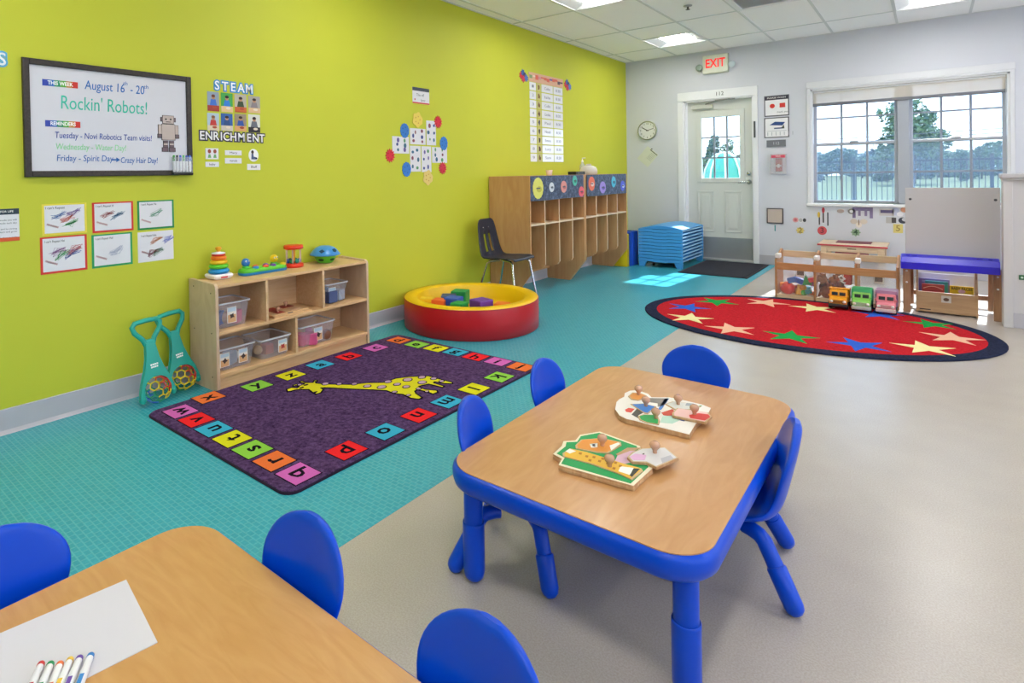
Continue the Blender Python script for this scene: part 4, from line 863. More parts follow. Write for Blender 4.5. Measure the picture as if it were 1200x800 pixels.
t = thing('dog_puzzle', 'white wooden peg puzzle board with scalloped edge and coloured shapes', 'puzzle', (*pz7(640, 400), TH))
o2 = [(285, 350), (295, 290), (320, 265), (360, 245), (365, 215), (410, 195), (470, 190), (560, 220), (590, 250), (740, 250), (860, 275), (1010, 310), (1085, 340), (1060, 390), (960, 470), (905, 560), (540, 470), (450, 445), (380, 430), (320, 400)]
pl = [pz7(*q) for q in o2]
B().prism(pl, TH+.0015, TH+.009, r=.001).build('lower_board', PLY, t); B().prism(inset(pl, .001), TH+.0095, TH+.0158).build('upper_board', PLY, t); B().prism(inset(pl, .002), TH+.0158, TH+.0168).build('cream_face', hx('E9E3DC'), t)
for c, q in (('8C8580', [(570, 258), (730, 262), (690, 320), (640, 330), (640, 300), (560, 290)]), ('4A7CC0', [(700, 262), (735, 262), (670, 355), (640, 355)]), ('D8443A', [(370, 355), (400, 340), (450, 348), (420, 378), (380, 372)]), ('4E4A48', [(425, 395), (470, 345), (520, 380), (480, 400), (490, 430)]), ('C8503E', [(670, 380), (760, 350), (800, 380), (760, 410), (690, 400)]), ('2C5AB0', [(755, 400), (870, 440), (860, 450), (760, 425)]), ('2E9A5A', [(940, 320), (1010, 320), (960, 350)]), ('B8D8C8', [(680, 410), (780, 400), (850, 430), (760, 470), (660, 460)])):
    B().prism([pz7(*p) for p in q], TH+.0168, TH+.0174).build('printed_patch', hx(c), t)
piece('orange puzzle piece at the far corner of the white puzzle', [(395, 235), (430, 205), (500, 210), (550, 230), (540, 255), (480, 270), (420, 260)], 'E0954A', (483, 225), fn=pz7)
piece('blue triangle puzzle piece on the white puzzle', [(415, 300), (520, 295), (630, 320), (560, 380), (530, 375)], '3F7CC8', (543, 320), fn=pz7)
piece('green leaf puzzle piece on the white puzzle', [(475, 400), (520, 385), (640, 390), (660, 440), (650, 470), (550, 455), (490, 430)], '2FA355', (625, 420), fn=pz7)
piece('cream puzzle piece on the far side of the white puzzle', [(700, 300), (760, 280), (930, 295), (1000, 320), (900, 350), (780, 345)], 'D9D8D4', (810, 305), fn=pz7, detail=[('9AA0A8', [(880, 300), (940, 305), (915, 325), (870, 320)])])
piece('pink and red truck puzzle piece lying loose on the white puzzle', [(760, 385), (800, 345), (1060, 385), (1090, 415), (1040, 465), (860, 430), (765, 410)], 'EBC0BC', (945, 390), lift=1, z0=TH+.0188, fn=pz7, detail=[('D8453E', [(900, 400), (980, 385), (1060, 395), (1075, 415), (1030, 445), (910, 425)])])

# ================================================================ RUGS
def giraffe(): return [(30, 188), (48, 183), (62, 178), (95, 182), (108, 172), (88, 166), (70, 170), (70, 163), (90, 158), (135, 160), (140, 152), (112, 146), (112, 140), (128, 139), (150, 149), (192, 148), (198, 135), (216, 133), (219, 139), (206, 141), (212, 152), (262, 158), (420, 160), (520, 150), (620, 148), (700, 122), (780, 112), (900, 108), (960, 125), (1005, 137), (1045, 147), (1045, 155), (985, 152), (935, 143), (930, 150), (995, 170), (985, 178), (900, 157), (860, 165), (838, 172), (880, 190), (950, 196), (955, 207), (925, 218), (900, 208), (870, 200), (830, 192), (815, 200), (822, 215), (860, 240), (840, 250), (790, 243), (740, 220), (690, 215), (640, 197), (560, 192), (420, 187), (300, 180), (262, 179), (240, 181), (256, 190), (240, 210), (212, 219), (186, 206), (165, 190), (120, 190), (85, 192), (60, 200), (36, 203)]
RX0, RX1, RY0, RY1 = -3.055, -1.83, 1.29, 3.17; RH = .014
t = thing('alphabet_rug', 'purple rectangular rug with alphabet tiles and a yellow giraffe', 'rug', ((RX0+RX1)/2, (RY0+RY1)/2, 0))
def rring(i, z): return [(a, b_, z) for a, b_ in rrect(RX0+i, RX1-i, RY0+i, RY1-i, .06-i*.5, 6)]
B().loft([rring(0, .0015), rring(-.001, .006), rring(.004, .0115)], cap1=False).build('binding', M('24102E', .9, bump=.4), t)
B().loft([rring(.003, .010), rring(.007, RH)], smooth=False).build('pile', mat_rug('321C40', '664A7A', 48), t)
RC = {'o': 'E8743A', 'g': '8CC848', 'y': 'D6D222', 'b': '3AA8CC', 'r': 'E8262C', 'p': 'CC66B8'}
def pilem(c): 
    k = ('pile', c)
    if k not in MC: MC[k] = M(c, .95, var=.12, scale=180, bump=.5, bscale=300, spec=.1)
    return MC[k]
LB = M('1A1420', .95, spec=.05)
def rtile(ch, x, y, c, face):
    sa, sb = .068, .062
    X_ = at(MF, x, y, RH, face)
    B().prism(rect(-sa-.005, sa+.005, -sb-.005, sb+.005), -.002, .0008, X_).build('tile_outline', LB, t)
    o = B().prism(rect(-sa, sa, -sb, sb), -.001, .0018, X_).build('letter_tile', pilem(RC[c]), t)
    textb(ch, .115, X_ @ Matrix.Translation((0, .0 if ch in 'acemnorsuvwxz' else (.012 if ch in 'gjpqy' else -.006), .0021)), .0004, .0022, sx=1.15, res=2).build('letter', LB, o)
yN = 1.415
for k, (ch, c) in enumerate(zip('wvutsrq', 'prbygop')): rtile(ch, -2.925+k*.1655, yN, c, PI)
for (u, v, ch, c) in ((244.5, 465.5, 'x', 'o'), (301, 452, 'y', 'g'), (340.5, 439.5, 'z', 'y'), (375, 427.3, 'a', 'b'), (408.5, 417.5, 'b', 'r'), (440, 407.5, 'c', 'p')): p = FL(u, v, RH); rtile(ch, p[0], p[1], c, PI/2)
for (u, v, ch, c) in ((467.5, 398.6, 'd', 'o'), (488.5, 403.5, 'e', 'g'), (511, 408, 'f', 'y'), (534, 412.5, 'g', 'b'), (557.5, 418, 'h', 'r'), (583.5, 423.6, 'i', 'p'), (610.5, 429.8, 'j', 'o')): p = FL(u, v, RH); rtile(ch, p[0], p[1], c, 0)
for (u, v, ch, c) in ((585, 441.7, 'k', 'g'), (555.5, 455.5, 'l', 'y'), (524.5, 470.5, 'm', 'b'), (490.5, 486.5, 'n', 'r'), (451.5, 505.5, 'o', 'b'), (406, 527.5, 'p', 'r')): p = FL(u, v, RH); rtile(ch, p[0], p[1], c, -PI/2)
gp = [FL(330+a/5.217, 420+b_/5.217, RH) for a, b_ in giraffe()]
B().prism(gp, RH-.001, RH+.0014).build('giraffe', pilem('D2CA24'), t)
b = B(); ribbon(b, gp, .009, RH-.001, RH+.0022, MF, True); b.build('giraffe_outline', LB, t)
b = B(); bo = B()
for a, c, ra in ((268, 156, 17), (352, 157, 13), (445, 157, 14), (524, 170, 18), (612, 176, 22), (650, 143, 18), (706, 159, 17), (770, 131, 24), (762, 174, 17), (858, 116, 19), (860, 147, 22), (930, 124, 16), (978, 140, 12), (690, 206, 12), (775, 226, 10), (838, 186, 12), (888, 203, 9), (110, 162, 10)):
    q = FL(330+a/5.217, 420+c/5.217, RH); r_ = ra/5.217*.0030*1.65; X_ = (q[0], q[1]); bo.prism(ring(q[0], q[1], r_*1.0+.006, r_*1.2+.006, 12), RH, RH+.0024, MF); b.prism(ring(q[0], q[1], r_, r_*1.2, 12), RH, RH+.0031, MF)
bo.build('spot_outlines', LB, t)['kind'] = 'stuff'; b.build('giraffe_spots', pilem('B898B4'), t)['kind'] = 'stuff'
for a, c in ((150, 163), (205, 208), (122, 180)): q = FL(330+a/5.217, 420+c/5.217, RH); B().prism(ring(q[0], q[1], .008, .016, 10), RH, RH+.003, MF).build('giraffe_eye', LB, t)
# oval rug
ocx, ocy, oa, ob, oro = -.775, 5.40, 1.165, .905, 0.10
def oring(i, z): return [(ocx+(oa-i)*math.cos(g)*math.cos(oro)-(ob-i)*math.sin(g)*math.sin(oro), ocy+(oa-i)*math.cos(g)*math.sin(oro)+(ob-i)*math.sin(g)*math.cos(oro), z) for g in [2*PI*k/72 for k in range(72)]]
t = thing('oval_rug', 'red oval rug with coloured stars and a navy border', 'rug', (ocx, ocy, 0))
B().loft([oring(0, .0015), oring(-.001, .007), oring(.006, .012)]).build('border', mat_rug('181C30', '2C3350', 60), t)
B().loft([oring(.095, .011), oring(.098, .0135)], smooth=False).build('red_field', mat_rug('A8141F', 'D02430', 60), t)
SC = {'blue': '2F5FC8', 'green': '1F9A48', 'cream': 'EADDA4', 'peach': 'EBB89C'}
for (u, v, c, ro) in ((806, 360, 'blue', .3), (840, 353.5, 'green', 1.2), (808, 372.3, 'cream', .5), (857, 385.2, 'peach', .8), (898, 354.5, 'peach', .2), (954, 361, 'cream', .75), (926, 394, 'green', .4), (1007, 404, 'blue', .9), (1030, 368.5, 'blue', .5), (1084, 407.6, 'cream', .6), (1116, 395.8, 'peach', .35), (1091, 379.8, 'green', .7)):
    p = FL(u, v, .0135); R_ = .185
    if math.hypot((p[0]-ocx)/(oa-.1), (p[1]-ocy)/(ob-.1)) > .86: R_ = .165
    B().prism(star(p[0], p[1], R_, R_*.36, 5, ro), .0130, .0148).build('%s_star' % c, pilem(SC[c]), t)
# entry mat
t = thing('entry_mat', 'dark charcoal ribbed entry mat in front of the door', 'mat', (-1.95, 7.75, 0))
B().box(-2.27, -1.53, 7.19, 8.38, .002, .010, .004).build('mat_border', M('26262C', .8), t); B().box(-2.24, -1.56, 7.22, 8.35, .009, .013).build('mat_pile', mat_rug('24242A', '4A4A52', 120), t)

# ================================================================ SHELF BY THE GREEN WALL
SX0, SX1, SYA, SYB, ST = -3.352, -3.045, 1.690, 2.878, .606
t = thing('storage_shelf', 'low maple storage shelf with five compartments against the green wall', 'shelf', ((SX0+SX1)/2, (SYA+SYB)/2, 0))
def endp(y0, y1):     # side panel with a low lip and rounded top corners
    pr = [(SX0, .0), (SX1, .0), (SX1, .585), (SX1-.006, .603), (SX1-.022, .614), (SX0+.02, .622), (SX0, .618)]
    return B().prism([(-z, x) for x, z in pr][::-1] if False else [(x, z) for x, z in pr], -y1, -y0, Matrix(((1, 0, 0, 0), (0, 0, -1, 0), (0, 1, 0, 0), (0, 0, 0, 1))), r=.003)
for a in (SYA, SYB-.02):
    sp_ = endp(a, a+.02).build('side_panel', wood('C6A88A', 'D5BA9C', (8, 8, 3), .45), t)
b = B().box(SX0, SX1-.004, SYA+.02, SYB-.02, ST-.018, ST, .002); b.build('top_board', MAPLE, t)
B().box(SX0, SX1-.002, SYA+.02, SYB-.02, .320, .339, .002).build('middle_shelf', MAPLE, t)
B().box(SX0, SX1-.002, SYA+.02, SYB-.02, .075, .096, .002).build('bottom_shelf', MAPLE, t)
B().box(SX1-.03, SX1-.014, SYA+.02, SYB-.02, 0, .075).build('toe_board', MAPLE, t)
B().box(SX0, SX0+.012, SYA+.02, SYB-.02, .03, ST-.018).build('back_panel', MAPLEF, t)
for y in (2.032, 2.470): B().box(SX0+.012, SX1-.003, y-.009, y+.009, .339, ST-.018, .002).build('divider', MAPLEF, t)
B().box(SX0+.012, SX1-.003, 2.236, 2.254, .096, .320, .002).build('divider', MAPLEF, t)
b = B()
for x, z in ((SX1-.05, .56), (SX1-.05, .33), (SX1-.05, .08), (SX0+.06, .58), (SX0+.06, .33)): b.lathe([(.004, 0), (.004, .002)], 8, Matrix.Translation((x, SYA, z)) @ Matrix.Rotation(PI/2, 4, 'X'))
b.build('screw_heads', M('4A3A30', .5), t)['kind'] = 'stuff'
BINM = clear('D9D6E2', .17, .25, 'bin_plastic'); RIMM = clear('E6E6EE', .72, .25, 'bin_rim')
def bin_(x0, x1, y0, y1, z0, h, label, labels, contents, tint=None, seed=0):
    cx, cy = (x0+x1)/2, (y0+y1)/2; t = thing('storage_bin', label, 'bin', (cx, cy, z0), group='clear plastic bins on the storage shelf')
    hx_, hy = (x1-x0)/2, (y1-y0)/2
    def rg(i, z, r=.02): return [(cx+a, cy+b_, z0+z) for a, b_ in rrect(-hx_+i, hx_-i, -hy+i, hy-i, r, 4)]
    B().loft([rg(.022, .002), rg(.006, h-.004), rg(.0075, h-.004), rg(.0235, .004)], cap0=True, cap1=True, smooth=False).build('tub', BINM if tint is None else clear(tint, .5, .25), t)
    B().loft([rg(.007, h-.008), rg(0, h-.008), rg(0, h), rg(.008, h), rg(.008, h-.008)], smooth=False, cap0=False, cap1=False).build('bin_rim', RIMM, t)
    X_ = Matrix(((0, 0, 1, x1-.012), (1, 0, 0, 0), (0, 1, 0, z0), (0, 0, 0, 1)))
    for (ya, yb) in labels:
        o = B().prism(rect(ya, yb, h*.18, h*.80), 0, .002, X_).build('bin_label', hx('E9E3DC'), t)
        ym = (ya+yb)/2; w_ = yb-ya
        B().prism(rect(ya+.004, yb-.004, h*.20, h*.5), .002, .0026, X_).build('label_picture', hx('D9A878'), o)
        B().prism(rect(ya+.004, yb-.004, h*.62, h*.77), .002, .0026, X_).build('label_picture', hx('B9CFE0'), o)
        B().prism(star(ym, h*.45, w_*.3, w_*.17, 4, seed), .0026, .0032, X_).build('label_picture', hx('3A2A2A' if seed % 2 else 'B03A34'), o)
    r = random.Random(seed)
    for k, (c, kind) in enumerate(contents):
        yy = y0+.035+(y1-y0-.07)*((k+.5)/len(contents)); xx = cx+r.uniform(-.04, .08); s = .028+r.random()*.012; zz = z0+.008+s*(.9 if k % 2 == 0 else 1.1)
        if kind == 'b': b = B().box(-s, s, -s, s, -s, s, .004, Matrix.Translation((xx, yy, z0+.006+s)) @ Matrix.Rotation(r.random()*.8, 4, 'Z')); nm = 'toy_block'
        elif kind == 'c': b = B().lathe([(s*.7, 0), (s*.75, s*2), (s*.6, s*2.2), (.001, s*2.2)], 14, Matrix.Translation((xx, yy, z0+.006))); nm = 'toy_cup'
        else: b = B().ball((xx, yy, z0+.006+s), s, 14, 10); nm = 'toy_ball'
        o = b.build(nm, hx(c)); tag(o, {'b': 'block', 'c': 'cup', 'o': 'ball'}[kind] and '%s %s inside the %s' % (CN.get(c, 'coloured'), {'b': 'toy block', 'c': 'toy cup', 'o': 'toy ball'}[kind], label.split(' with ')[0].replace('clear plastic ', '')), 'toy', 'toys in the shelf bins')
CN = {'D8507A': 'pink', '3A6FC0': 'blue', 'C8A07A': 'tan', 'E8508A': 'bright pink', '8A5A3A': 'brown', '5A7AA8': 'slate blue', 'B08A6A': 'light brown', 'F0F0F0': 'white', 'E070A0': 'rose', '4A5A8A': 'navy', '9AA8C0': 'grey blue', 'C0603A': 'rust', 'D8B890': 'beige', '7A4A34': 'dark brown', 'A8B8D0': 'pale blue', 'D85A90': 'magenta', 'C86A9A': 'mauve'}
bin_(-3.30, -3.085, 1.725, 1.945, .3392, .150, 'clear plastic bin with pink and blue toys, upper left compartment', [(1.79, 1.85)], [('3A6FC0', 'b'), ('C8A07A', 'o'), ('D8507A', 'b')], seed=1)
bin_(-3.32, -3.11, 2.535, 2.750, .3392, .135, 'clear plastic bin with navy toys, upper right compartment', [(2.57, 2.635)], [('4A5A8A', 'b'), ('5A7AA8', 'c'), ('9AA8C0', 'b')], seed=2)
bin_(-3.30, -3.080, 1.722, 1.972, .0962, .130, 'clear plastic bin with two photo labels, lower left compartment', [(1.735, 1.795), (1.855, 1.915)], [('B08A6A', 'c'), ('A8B8D0', 'b'), ('F0F0F0', 'o')], seed=3)
bin_(-3.30, -3.068, 1.990, 2.225, .0962, .125, 'clear plastic bin with one photo label, lower middle beside the divider', [(2.125, 2.19)], [('D8B890', 'o'), ('C0603A', 'b'), ('8A5A3A', 'o')], seed=4)
bin_(-3.30, -3.080, 2.290, 2.600, .0962, .140, 'pink-filled plastic bin with brown toys on top, lower right compartment', [(2.415, 2.485)], [('E8508A', 'b'), ('D85A90', 'b'), ('C86A9A', 'c'), ('7A4A34', 'o')], seed=5)
# tray of puzzle boards in the middle compartment
t = thing('shelf_puzzle_board', 'stack of flat wooden peg boards with red pictures on the middle shelf', 'puzzle', (-3.17, 2.23, .3392))
B().box(-3.29, -3.07, 2.10, 2.38, .3392, .3472, .001).build('lower_board', MAPLE, t); B().box(-3.29, -3.08, 2.09, 2.37, .3478, .3558, .001).build('upper_board', MAPLE, t)
for q in ((-3.27, -3.19, 2.12, 2.22), (-3.18, -3.10, 2.14, 2.20), (-3.27, -3.20, 2.25, 2.34)): B().box(q[0], q[1], q[2], q[3], .3558, .3572).build('red_picture', hx('A8382E'), t)
B().box(-3.17, -3.11, 2.25, 2.33, .3558, .3575).build('pale_picture', hx('D8B090'), t); B().box(-3.0795, -3.0785, 2.20, 2.24, .349, .354).build('sticker_strip', hx('3A3A4A'), t)
for p in ((-3.14, 2.17), (-3.24, 2.30)): knob(p, .357, t)

# toys on top ----------------------------------------------------
TZ = ST+.0006
def on(u, v, x): a = WL(u, v, x); return a
xt = -3.265
yr = on(256.5, 318, xt)[0]; t = thing('ring_stacker', 'stacking ring toy with rainbow rings on a white base', 'stacking toy', (xt, yr, TZ))
B().loft([[(xt+a, yr+b_, z) for a, b_ in rrect(-q, q, -q, q, .012, 3)] for q, z in ((.050, TZ), (.062, TZ+.012), (.064, TZ+.024), (.058, TZ+.032))], smooth=False).build('base', WHITE, t)
B().prism(rect(yr-.022, yr+.022, TZ+.010, TZ+.022), .0, .063, Matrix(((0, 0, 1, xt), (1, 0, 0, 0), (0, 1, 0, 0), (0, 0, 0, 1)))).build('badge', hx('D0282C'), t)
z = TZ+.032
for c, r_, h_ in (('1E8FD0', .062, .030), ('5CC22E', .058, .027), ('F0C020', .052, .025), ('F07A1E', .047, .024), ('D8281E', .042, .013)):
    B().lathe([(.02, z), (r_*.8, z), (r_*.97, z+h_*.25), (r_, z+h_*.5), (r_*.97, z+h_*.75), (r_*.8, z+h_), (.02, z+h_)], 24, Matrix.Translation((xt, yr, 0))).build('ring', M(c, .3), t); z += h_
B().lathe([(.04, z), (.041, z+.006), (.012, z+.010), (.012, z+.013)], 20, Matrix.Translation((xt, yr, 0))).build('white_cap', WHITE, t)
B().lathe([(.012, z+.010), (.011, z+.020), (.018, z+.026), (.019, z+.036), (.012, z+.042), (.0001, z+.043)], 16, Matrix.Translation((xt, yr, 0))).build('knob', M('F2A81C', .3), t)
xt = -3.24; ya, yb = on(280.5, 318, xt)[0], on(334, 315, xt)[0]; ym = (ya+yb)/2; L_ = (yb-ya)/2
t = thing('pop_up_toy', 'green and blue pop-up toy with coloured buttons and two round heads', 'toy', (xt, ym, TZ))
def slab(i, z): return [(xt+a, ym+b_, z) for a, b_ in rrect(-.055+i, .055-i, -L_+i, L_-i, .05-i, 6)]
B().loft([slab(.004, TZ), slab(0, TZ+.006), slab(0, TZ+.016)]).build('blue_base', M('1F7FC0', .35), t); B().loft([slab(.003, TZ+.016), slab(.001, TZ+.022), slab(.006, TZ+.036), slab(.016, TZ+.040)]).build('green_body', M('5CC22E', .35), t)
for k, (dx, dy, c) in enumerate(((.03, -.42, '2A84D8'), (.03, 0, 'E8502E'), (.03, .33, '6A4A9A'), (.03, .78, 'E8D02A'), (-.02, -.25, 'E0502E'), (-.02, .2, '7A4AA8'))):
    B().ball((xt+dx, ym+dy*L_, TZ+.040), .017, 14, 8, (1.1, 1.3, .75)).build('button', M(c, .3), t)
for dy, c, hc in ((-.66, '2A78D0', '4FBF3A'), (.58, 'F0C81E', '5CC22E')):
    B().lathe([(.024, TZ+.038), (.022, TZ+.052)], 16, Matrix.Translation((xt-.02, ym+dy*L_, 0))).build('pop_collar', M(hc, .35), t)
    B().ball((xt-.02, ym+dy*L_, TZ+.074), .027, 18, 12).build('pop_head', M(c, .35), t)
    for s_ in (-1, 1): B().ball((xt+.003, ym+dy*L_+s_*.010, TZ+.084), .0055, 10, 6).build('eye', WHITE, t); B().ball((xt+.0075, ym+dy*L_+s_*.010, TZ+.084), .0025, 8, 6).build('pupil', INK, t)
xt = -3.26; yr = on(344, 300, xt)[0]; t = thing('rattle_drum', 'red-ended clear cylinder rattle toy with coloured beads', 'toy', (xt, yr, TZ))
X_ = Matrix.Translation((xt, yr, TZ)); HD = .148
for z, nm in ((0, 'end_disc'), (HD-.026, 'end_disc')): B().lathe([(.062, z), (.068, z+.005), (.068, z+.021), (.062, z+.026), (.0001, z+.026)], 10, X_).build(nm, M('E0381C', .3), t)
for k in range(6): a = PI*k/3+.3; b = B().tube([(.052*math.cos(a), .052*math.sin(a), .024), (.052*math.cos(a), .052*math.sin(a), HD-.024)], .004, 8, X_); b.build('bar', clear('E6C8C0', .6, .2), t)
B().tube([(0, 0, .024), (0, 0, HD-.024)], .012, 10, X_).build('centre_post', M('E8A028', .35), t)
for k, c in enumerate(('1F8F7A', '2A4A9A', '1F7A5A', '4A3A6A', '2A5AB0', '1E8A60')): a = PI*k/3+.05; B().ball((.036*math.cos(a), .036*math.sin(a), .041), .0155, 12, 8, X=X_).build('bead', M(c, .35), t)
xt = -3.24; yr = on(381, 300, xt)[0]; t = thing('shape_ball', 'blue and green egg-shaped shape sorter ball with cut-out holes', 'toy', (xt, yr, TZ)); X_ = Matrix.Translation((xt, yr, TZ))
B().lathe([(.0001, 0), (.05, .0), (.058, .008), (.072, .03), (.080, .048), (.088, .055)], 28, X_).build('green_bottom', M('62BE2E', .35), t)
B().lathe([(.090, .052), (.107, .056), (.108, .062), (.098, .072), (.084, .09), (.064, .108), (.035, .118), (.0001, .121)], 28, X_).build('blue_top', M('3E8FD8', .3), t)
for k, (a, z, sh) in enumerate(((.2, .09, 5), (1.35, .088, 3), (-.95, .088, 4), (2.6, .09, 5))):
    nx = Matrix.Rotation(a, 4, 'Z') @ Matrix.Translation((.0845, 0, z)) @ Matrix.Rotation(PI/2-.75, 4, 'Y'); B().prism(ring(0, 0, .016, .020, sh), -.004, .0022, X_ @ nx).build('sorter_hole', M('123A5A', .7), t)
for a in (.1, 1.3, -1.1): nx = Matrix.Rotation(a, 4, 'Z') @ Matrix.Translation((.069, 0, .026)) @ Matrix.Rotation(PI/2+.55, 4, 'Y'); B().prism(ring(0, 0, .010, .020, 12), -.004, .0022, X_ @ nx).build('sorter_hole', M('1A4A1A', .7), t)

# push toys ------------------------------------------------------
PT = M('18A596', .35, var=.04)
def lattice():
    bm = bmesh.new(); bmesh.ops.create_icosphere(bm, subdivisions=2, radius=1); bm.faces.ensure_lookup_table()
    cen = [f.calc_center_median().normalized() for f in bm.faces]; ed = [(e.link_faces[0].index, e.link_faces[1].index) for e in bm.edges]
    bm.faces.index_update(); bm.free(); return cen, ed
cen, ed = lattice()
def push_toy(yc, xb, label, ball_cols, ylean, sc=1.0, hgt=.43):
    t = thing('push_toy', label, 'toy', (xb, yc, 0.0018), group='teal push toys leaning on the wall')
    br = .0735*sc; lean = math.atan2(.085, hgt)
    X_ = Matrix.Translation((xb, yc, .0018)) @ Matrix.Rotation(-lean, 4, 'Y') @ Matrix.Rotation(ylean, 4, 'X') @ Matrix.Scale(1.1, 4) @ Matrix(((0, 0, 1, 0), (1, 0, 0, 0), (0, 1, 0, 0), (0, 0, 0, 1)))
    # outline in (a, h): fork, neck
    n_ = [(-.024, .30), (-.026, .22), (-.040, .17), (-.072, .105), (-.083, .075), (-.088, .045), (-.086, .022), (-.073, .016), (-.063, .026), (-.064, .048)]
    arc = [(.070*math.cos(a)*1.0, .070+.068*math.sin(a)) for a in np.linspace(PI-.3, .3, 11)]
    pl = n_+arc+[(-a, h_) for a, h_ in n_[::-1]]
    B().prism([(a, h_) for a, h_ in pl], -.014, .016, X_, r=.006).build('fork_body', PT, t)
    hp = [(-.018, .290), (-.028, .318), (-.062, .360), (-.069, .388), (-.054, .405), (0, .408), (.054, .405), (.069, .388), (.062, .360), (.028, .318), (.018, .290)]
    B().tube([(a, h_, 0) for a, h_ in hp], .0125, 10, X_, caps=True).build('handle_loop', PT, t)
    B().prism(rect(-.022, .022, .27, .315), -.012, .014, X_, r=.005).build('neck', PT, t)
    for s_ in (-1, 1): B().ball((s_*.074, .036, 0), .018, 12, 8, (1, 1, 1.1), X_).build('fork_tip', PT, t)
    b = B()
    for k in range(4):
        b.prism(rect(-.019+k*.010, -.011+k*.010, .186, .194), .016, .0172, X_); b.prism(rect(-.017+k*.009, -.010+k*.009, .174, .182), .016, .0172, X_)
    b.build('white_lettering', hx('F2F6F4'), t)['kind'] = 'stuff'
    ot = thing('lattice_ball', 'hollow lattice ball of %s hexagons held in the %s teal push toy' % ('blue and yellow' if ball_cols[0] == '2E6FD8' else 'yellow and red', 'nearer' if ball_cols[0] == '2E6FD8' else 'farther'), 'ball', tuple(X_ @ Vector((0, .068, .002))), group='lattice balls of the push toys')
    c0 = X_ @ Vector((0, .068, .002)); bs = [B() for _ in ball_cols]
    R_ = br-.003
    for i, j in ed:
        m_ = (cen[i]+cen[j])/2; q = int((m_.z*1.3+m_.y*1.1+m_.x*.7+2.2)*len(ball_cols)/4.4) % len(ball_cols)
        bs[q].tube([c0+cen[i]*R_, c0+cen[j]*R_], .0036, 6)
    for q, c in enumerate(ball_cols):
        if bs[q].v: bs[q].build('lattice_segment', M(c, .35), ot)
    return t
push_toy(1.415, -3.165, 'teal plastic push toy leaning on the wall, nearer the camera', ['2E6FD8', '1F9A7A', 'E8D02A', 'C8302A'], .06)
push_toy(1.598, -3.235, 'teal plastic push toy leaning on the wall, beside the shelf', ['1F9A60', 'F0D42A', 'E8D02A', 'C8302A'], .10)

# ================================================================ BALL PIT AND BLOCKS
px_, py_, pr_, ph = -2.822, 3.80, .541, .228
t = thing('soft_play_ring', 'round red vinyl foam play ring with yellow inside', 'play ring', (px_, py_, 0))
X_ = Matrix.Translation((px_, py_, 0.002))
B().lathe([(pr_-.012, .0), (pr_, .006), (pr_+.002, ph*.5), (pr_, ph-.008), (pr_-.003, ph)], 72, X_, cap=False).build('red_outer_wall', M('C0101E', .33, var=.04), t)
B().lathe([(pr_-.002, ph-.003), (pr_-.008, ph+.006), (pr_-.05, ph+.010), (pr_-.095, ph+.006), (pr_-.108, ph-.006), (pr_-.118, .13), (pr_-.135, .105), (.0001, .102)], 72, X_, cap=False).build('yellow_liner', M('EDBE06', .38, var=.04), t)
b = B().lathe([(pr_-.001, ph-.008), (pr_+.002, ph-.004), (pr_-.002, ph)], 72, X_, cap=False); b.build('piping', M('A81420', .4), t)
BK = [(487, 350, .06, 'F0C020', 'yellow', .5, 0), (524, 344, .10, '1F8F4A', 'green', .35, 0), (502, 352, .075, '2B4FB8', 'blue', .7, 1), (493, 358, .04, '3A4870', 'slate', .25, 0), (500, 361, .02, 'E86A2A', 'orange', .4, 0), (524, 360, .03, '1F8F4A', 'dark green', .9, 0), (557, 352, .03, '6A35A0', 'purple', -.25, 1), (580, 353, .03, 'EE7A20', 'bright orange', -.15, 0), (538, 366, .02, '7A6A78', 'grey', .1, 0)]
BP = [(-3.12, 3.60, 0, 'EFC222', 'yellow', .5, .055), (-3.00, 3.62, 0, 'E8622A', 'orange', .3, .055), (-3.02, 3.76, 0, '3A4A78', 'slate blue', .6, .06), (-2.92, 3.70, .0, '2450C0', 'bright blue', .2, .062), (-3.02, 3.92, .0, '1F8F4A', 'green', .35, .066), (-2.80, 3.62, 0, '22A050', 'grass green', .1, .055), (-2.66, 3.72, .0, '6A35A0', 'purple', -.25, .068), (-2.52, 3.80, 0, 'EE7A20', 'bright orange', .3, .055), (-2.70, 3.52, 0, '8A7A88', 'grey', .8, .045)]
for k, (x, y, dz, c, nm, r_, s) in enumerate(BP):
    X2 = Matrix.Translation((x, y, .1055)) @ Matrix.Rotation(r_, 4, 'Z')
    o = B().box(-s, s, -s, s, 0, 2*s*.93, .008, X2).build('foam_block', M(c, .5), origin=(x, y, .1055)); tag(o, '%s vinyl foam block inside the red and yellow play ring' % nm, 'foam block', 'foam blocks in the play ring')

# grey student chair ---------------------------------------------
GR = M('252A3A', .42, var=.05, bump=.05)
t = thing('student_chair', 'dark grey plastic school chair with chrome legs beside the play ring', 'chair', (-3.0, 4.60, 0.0018))
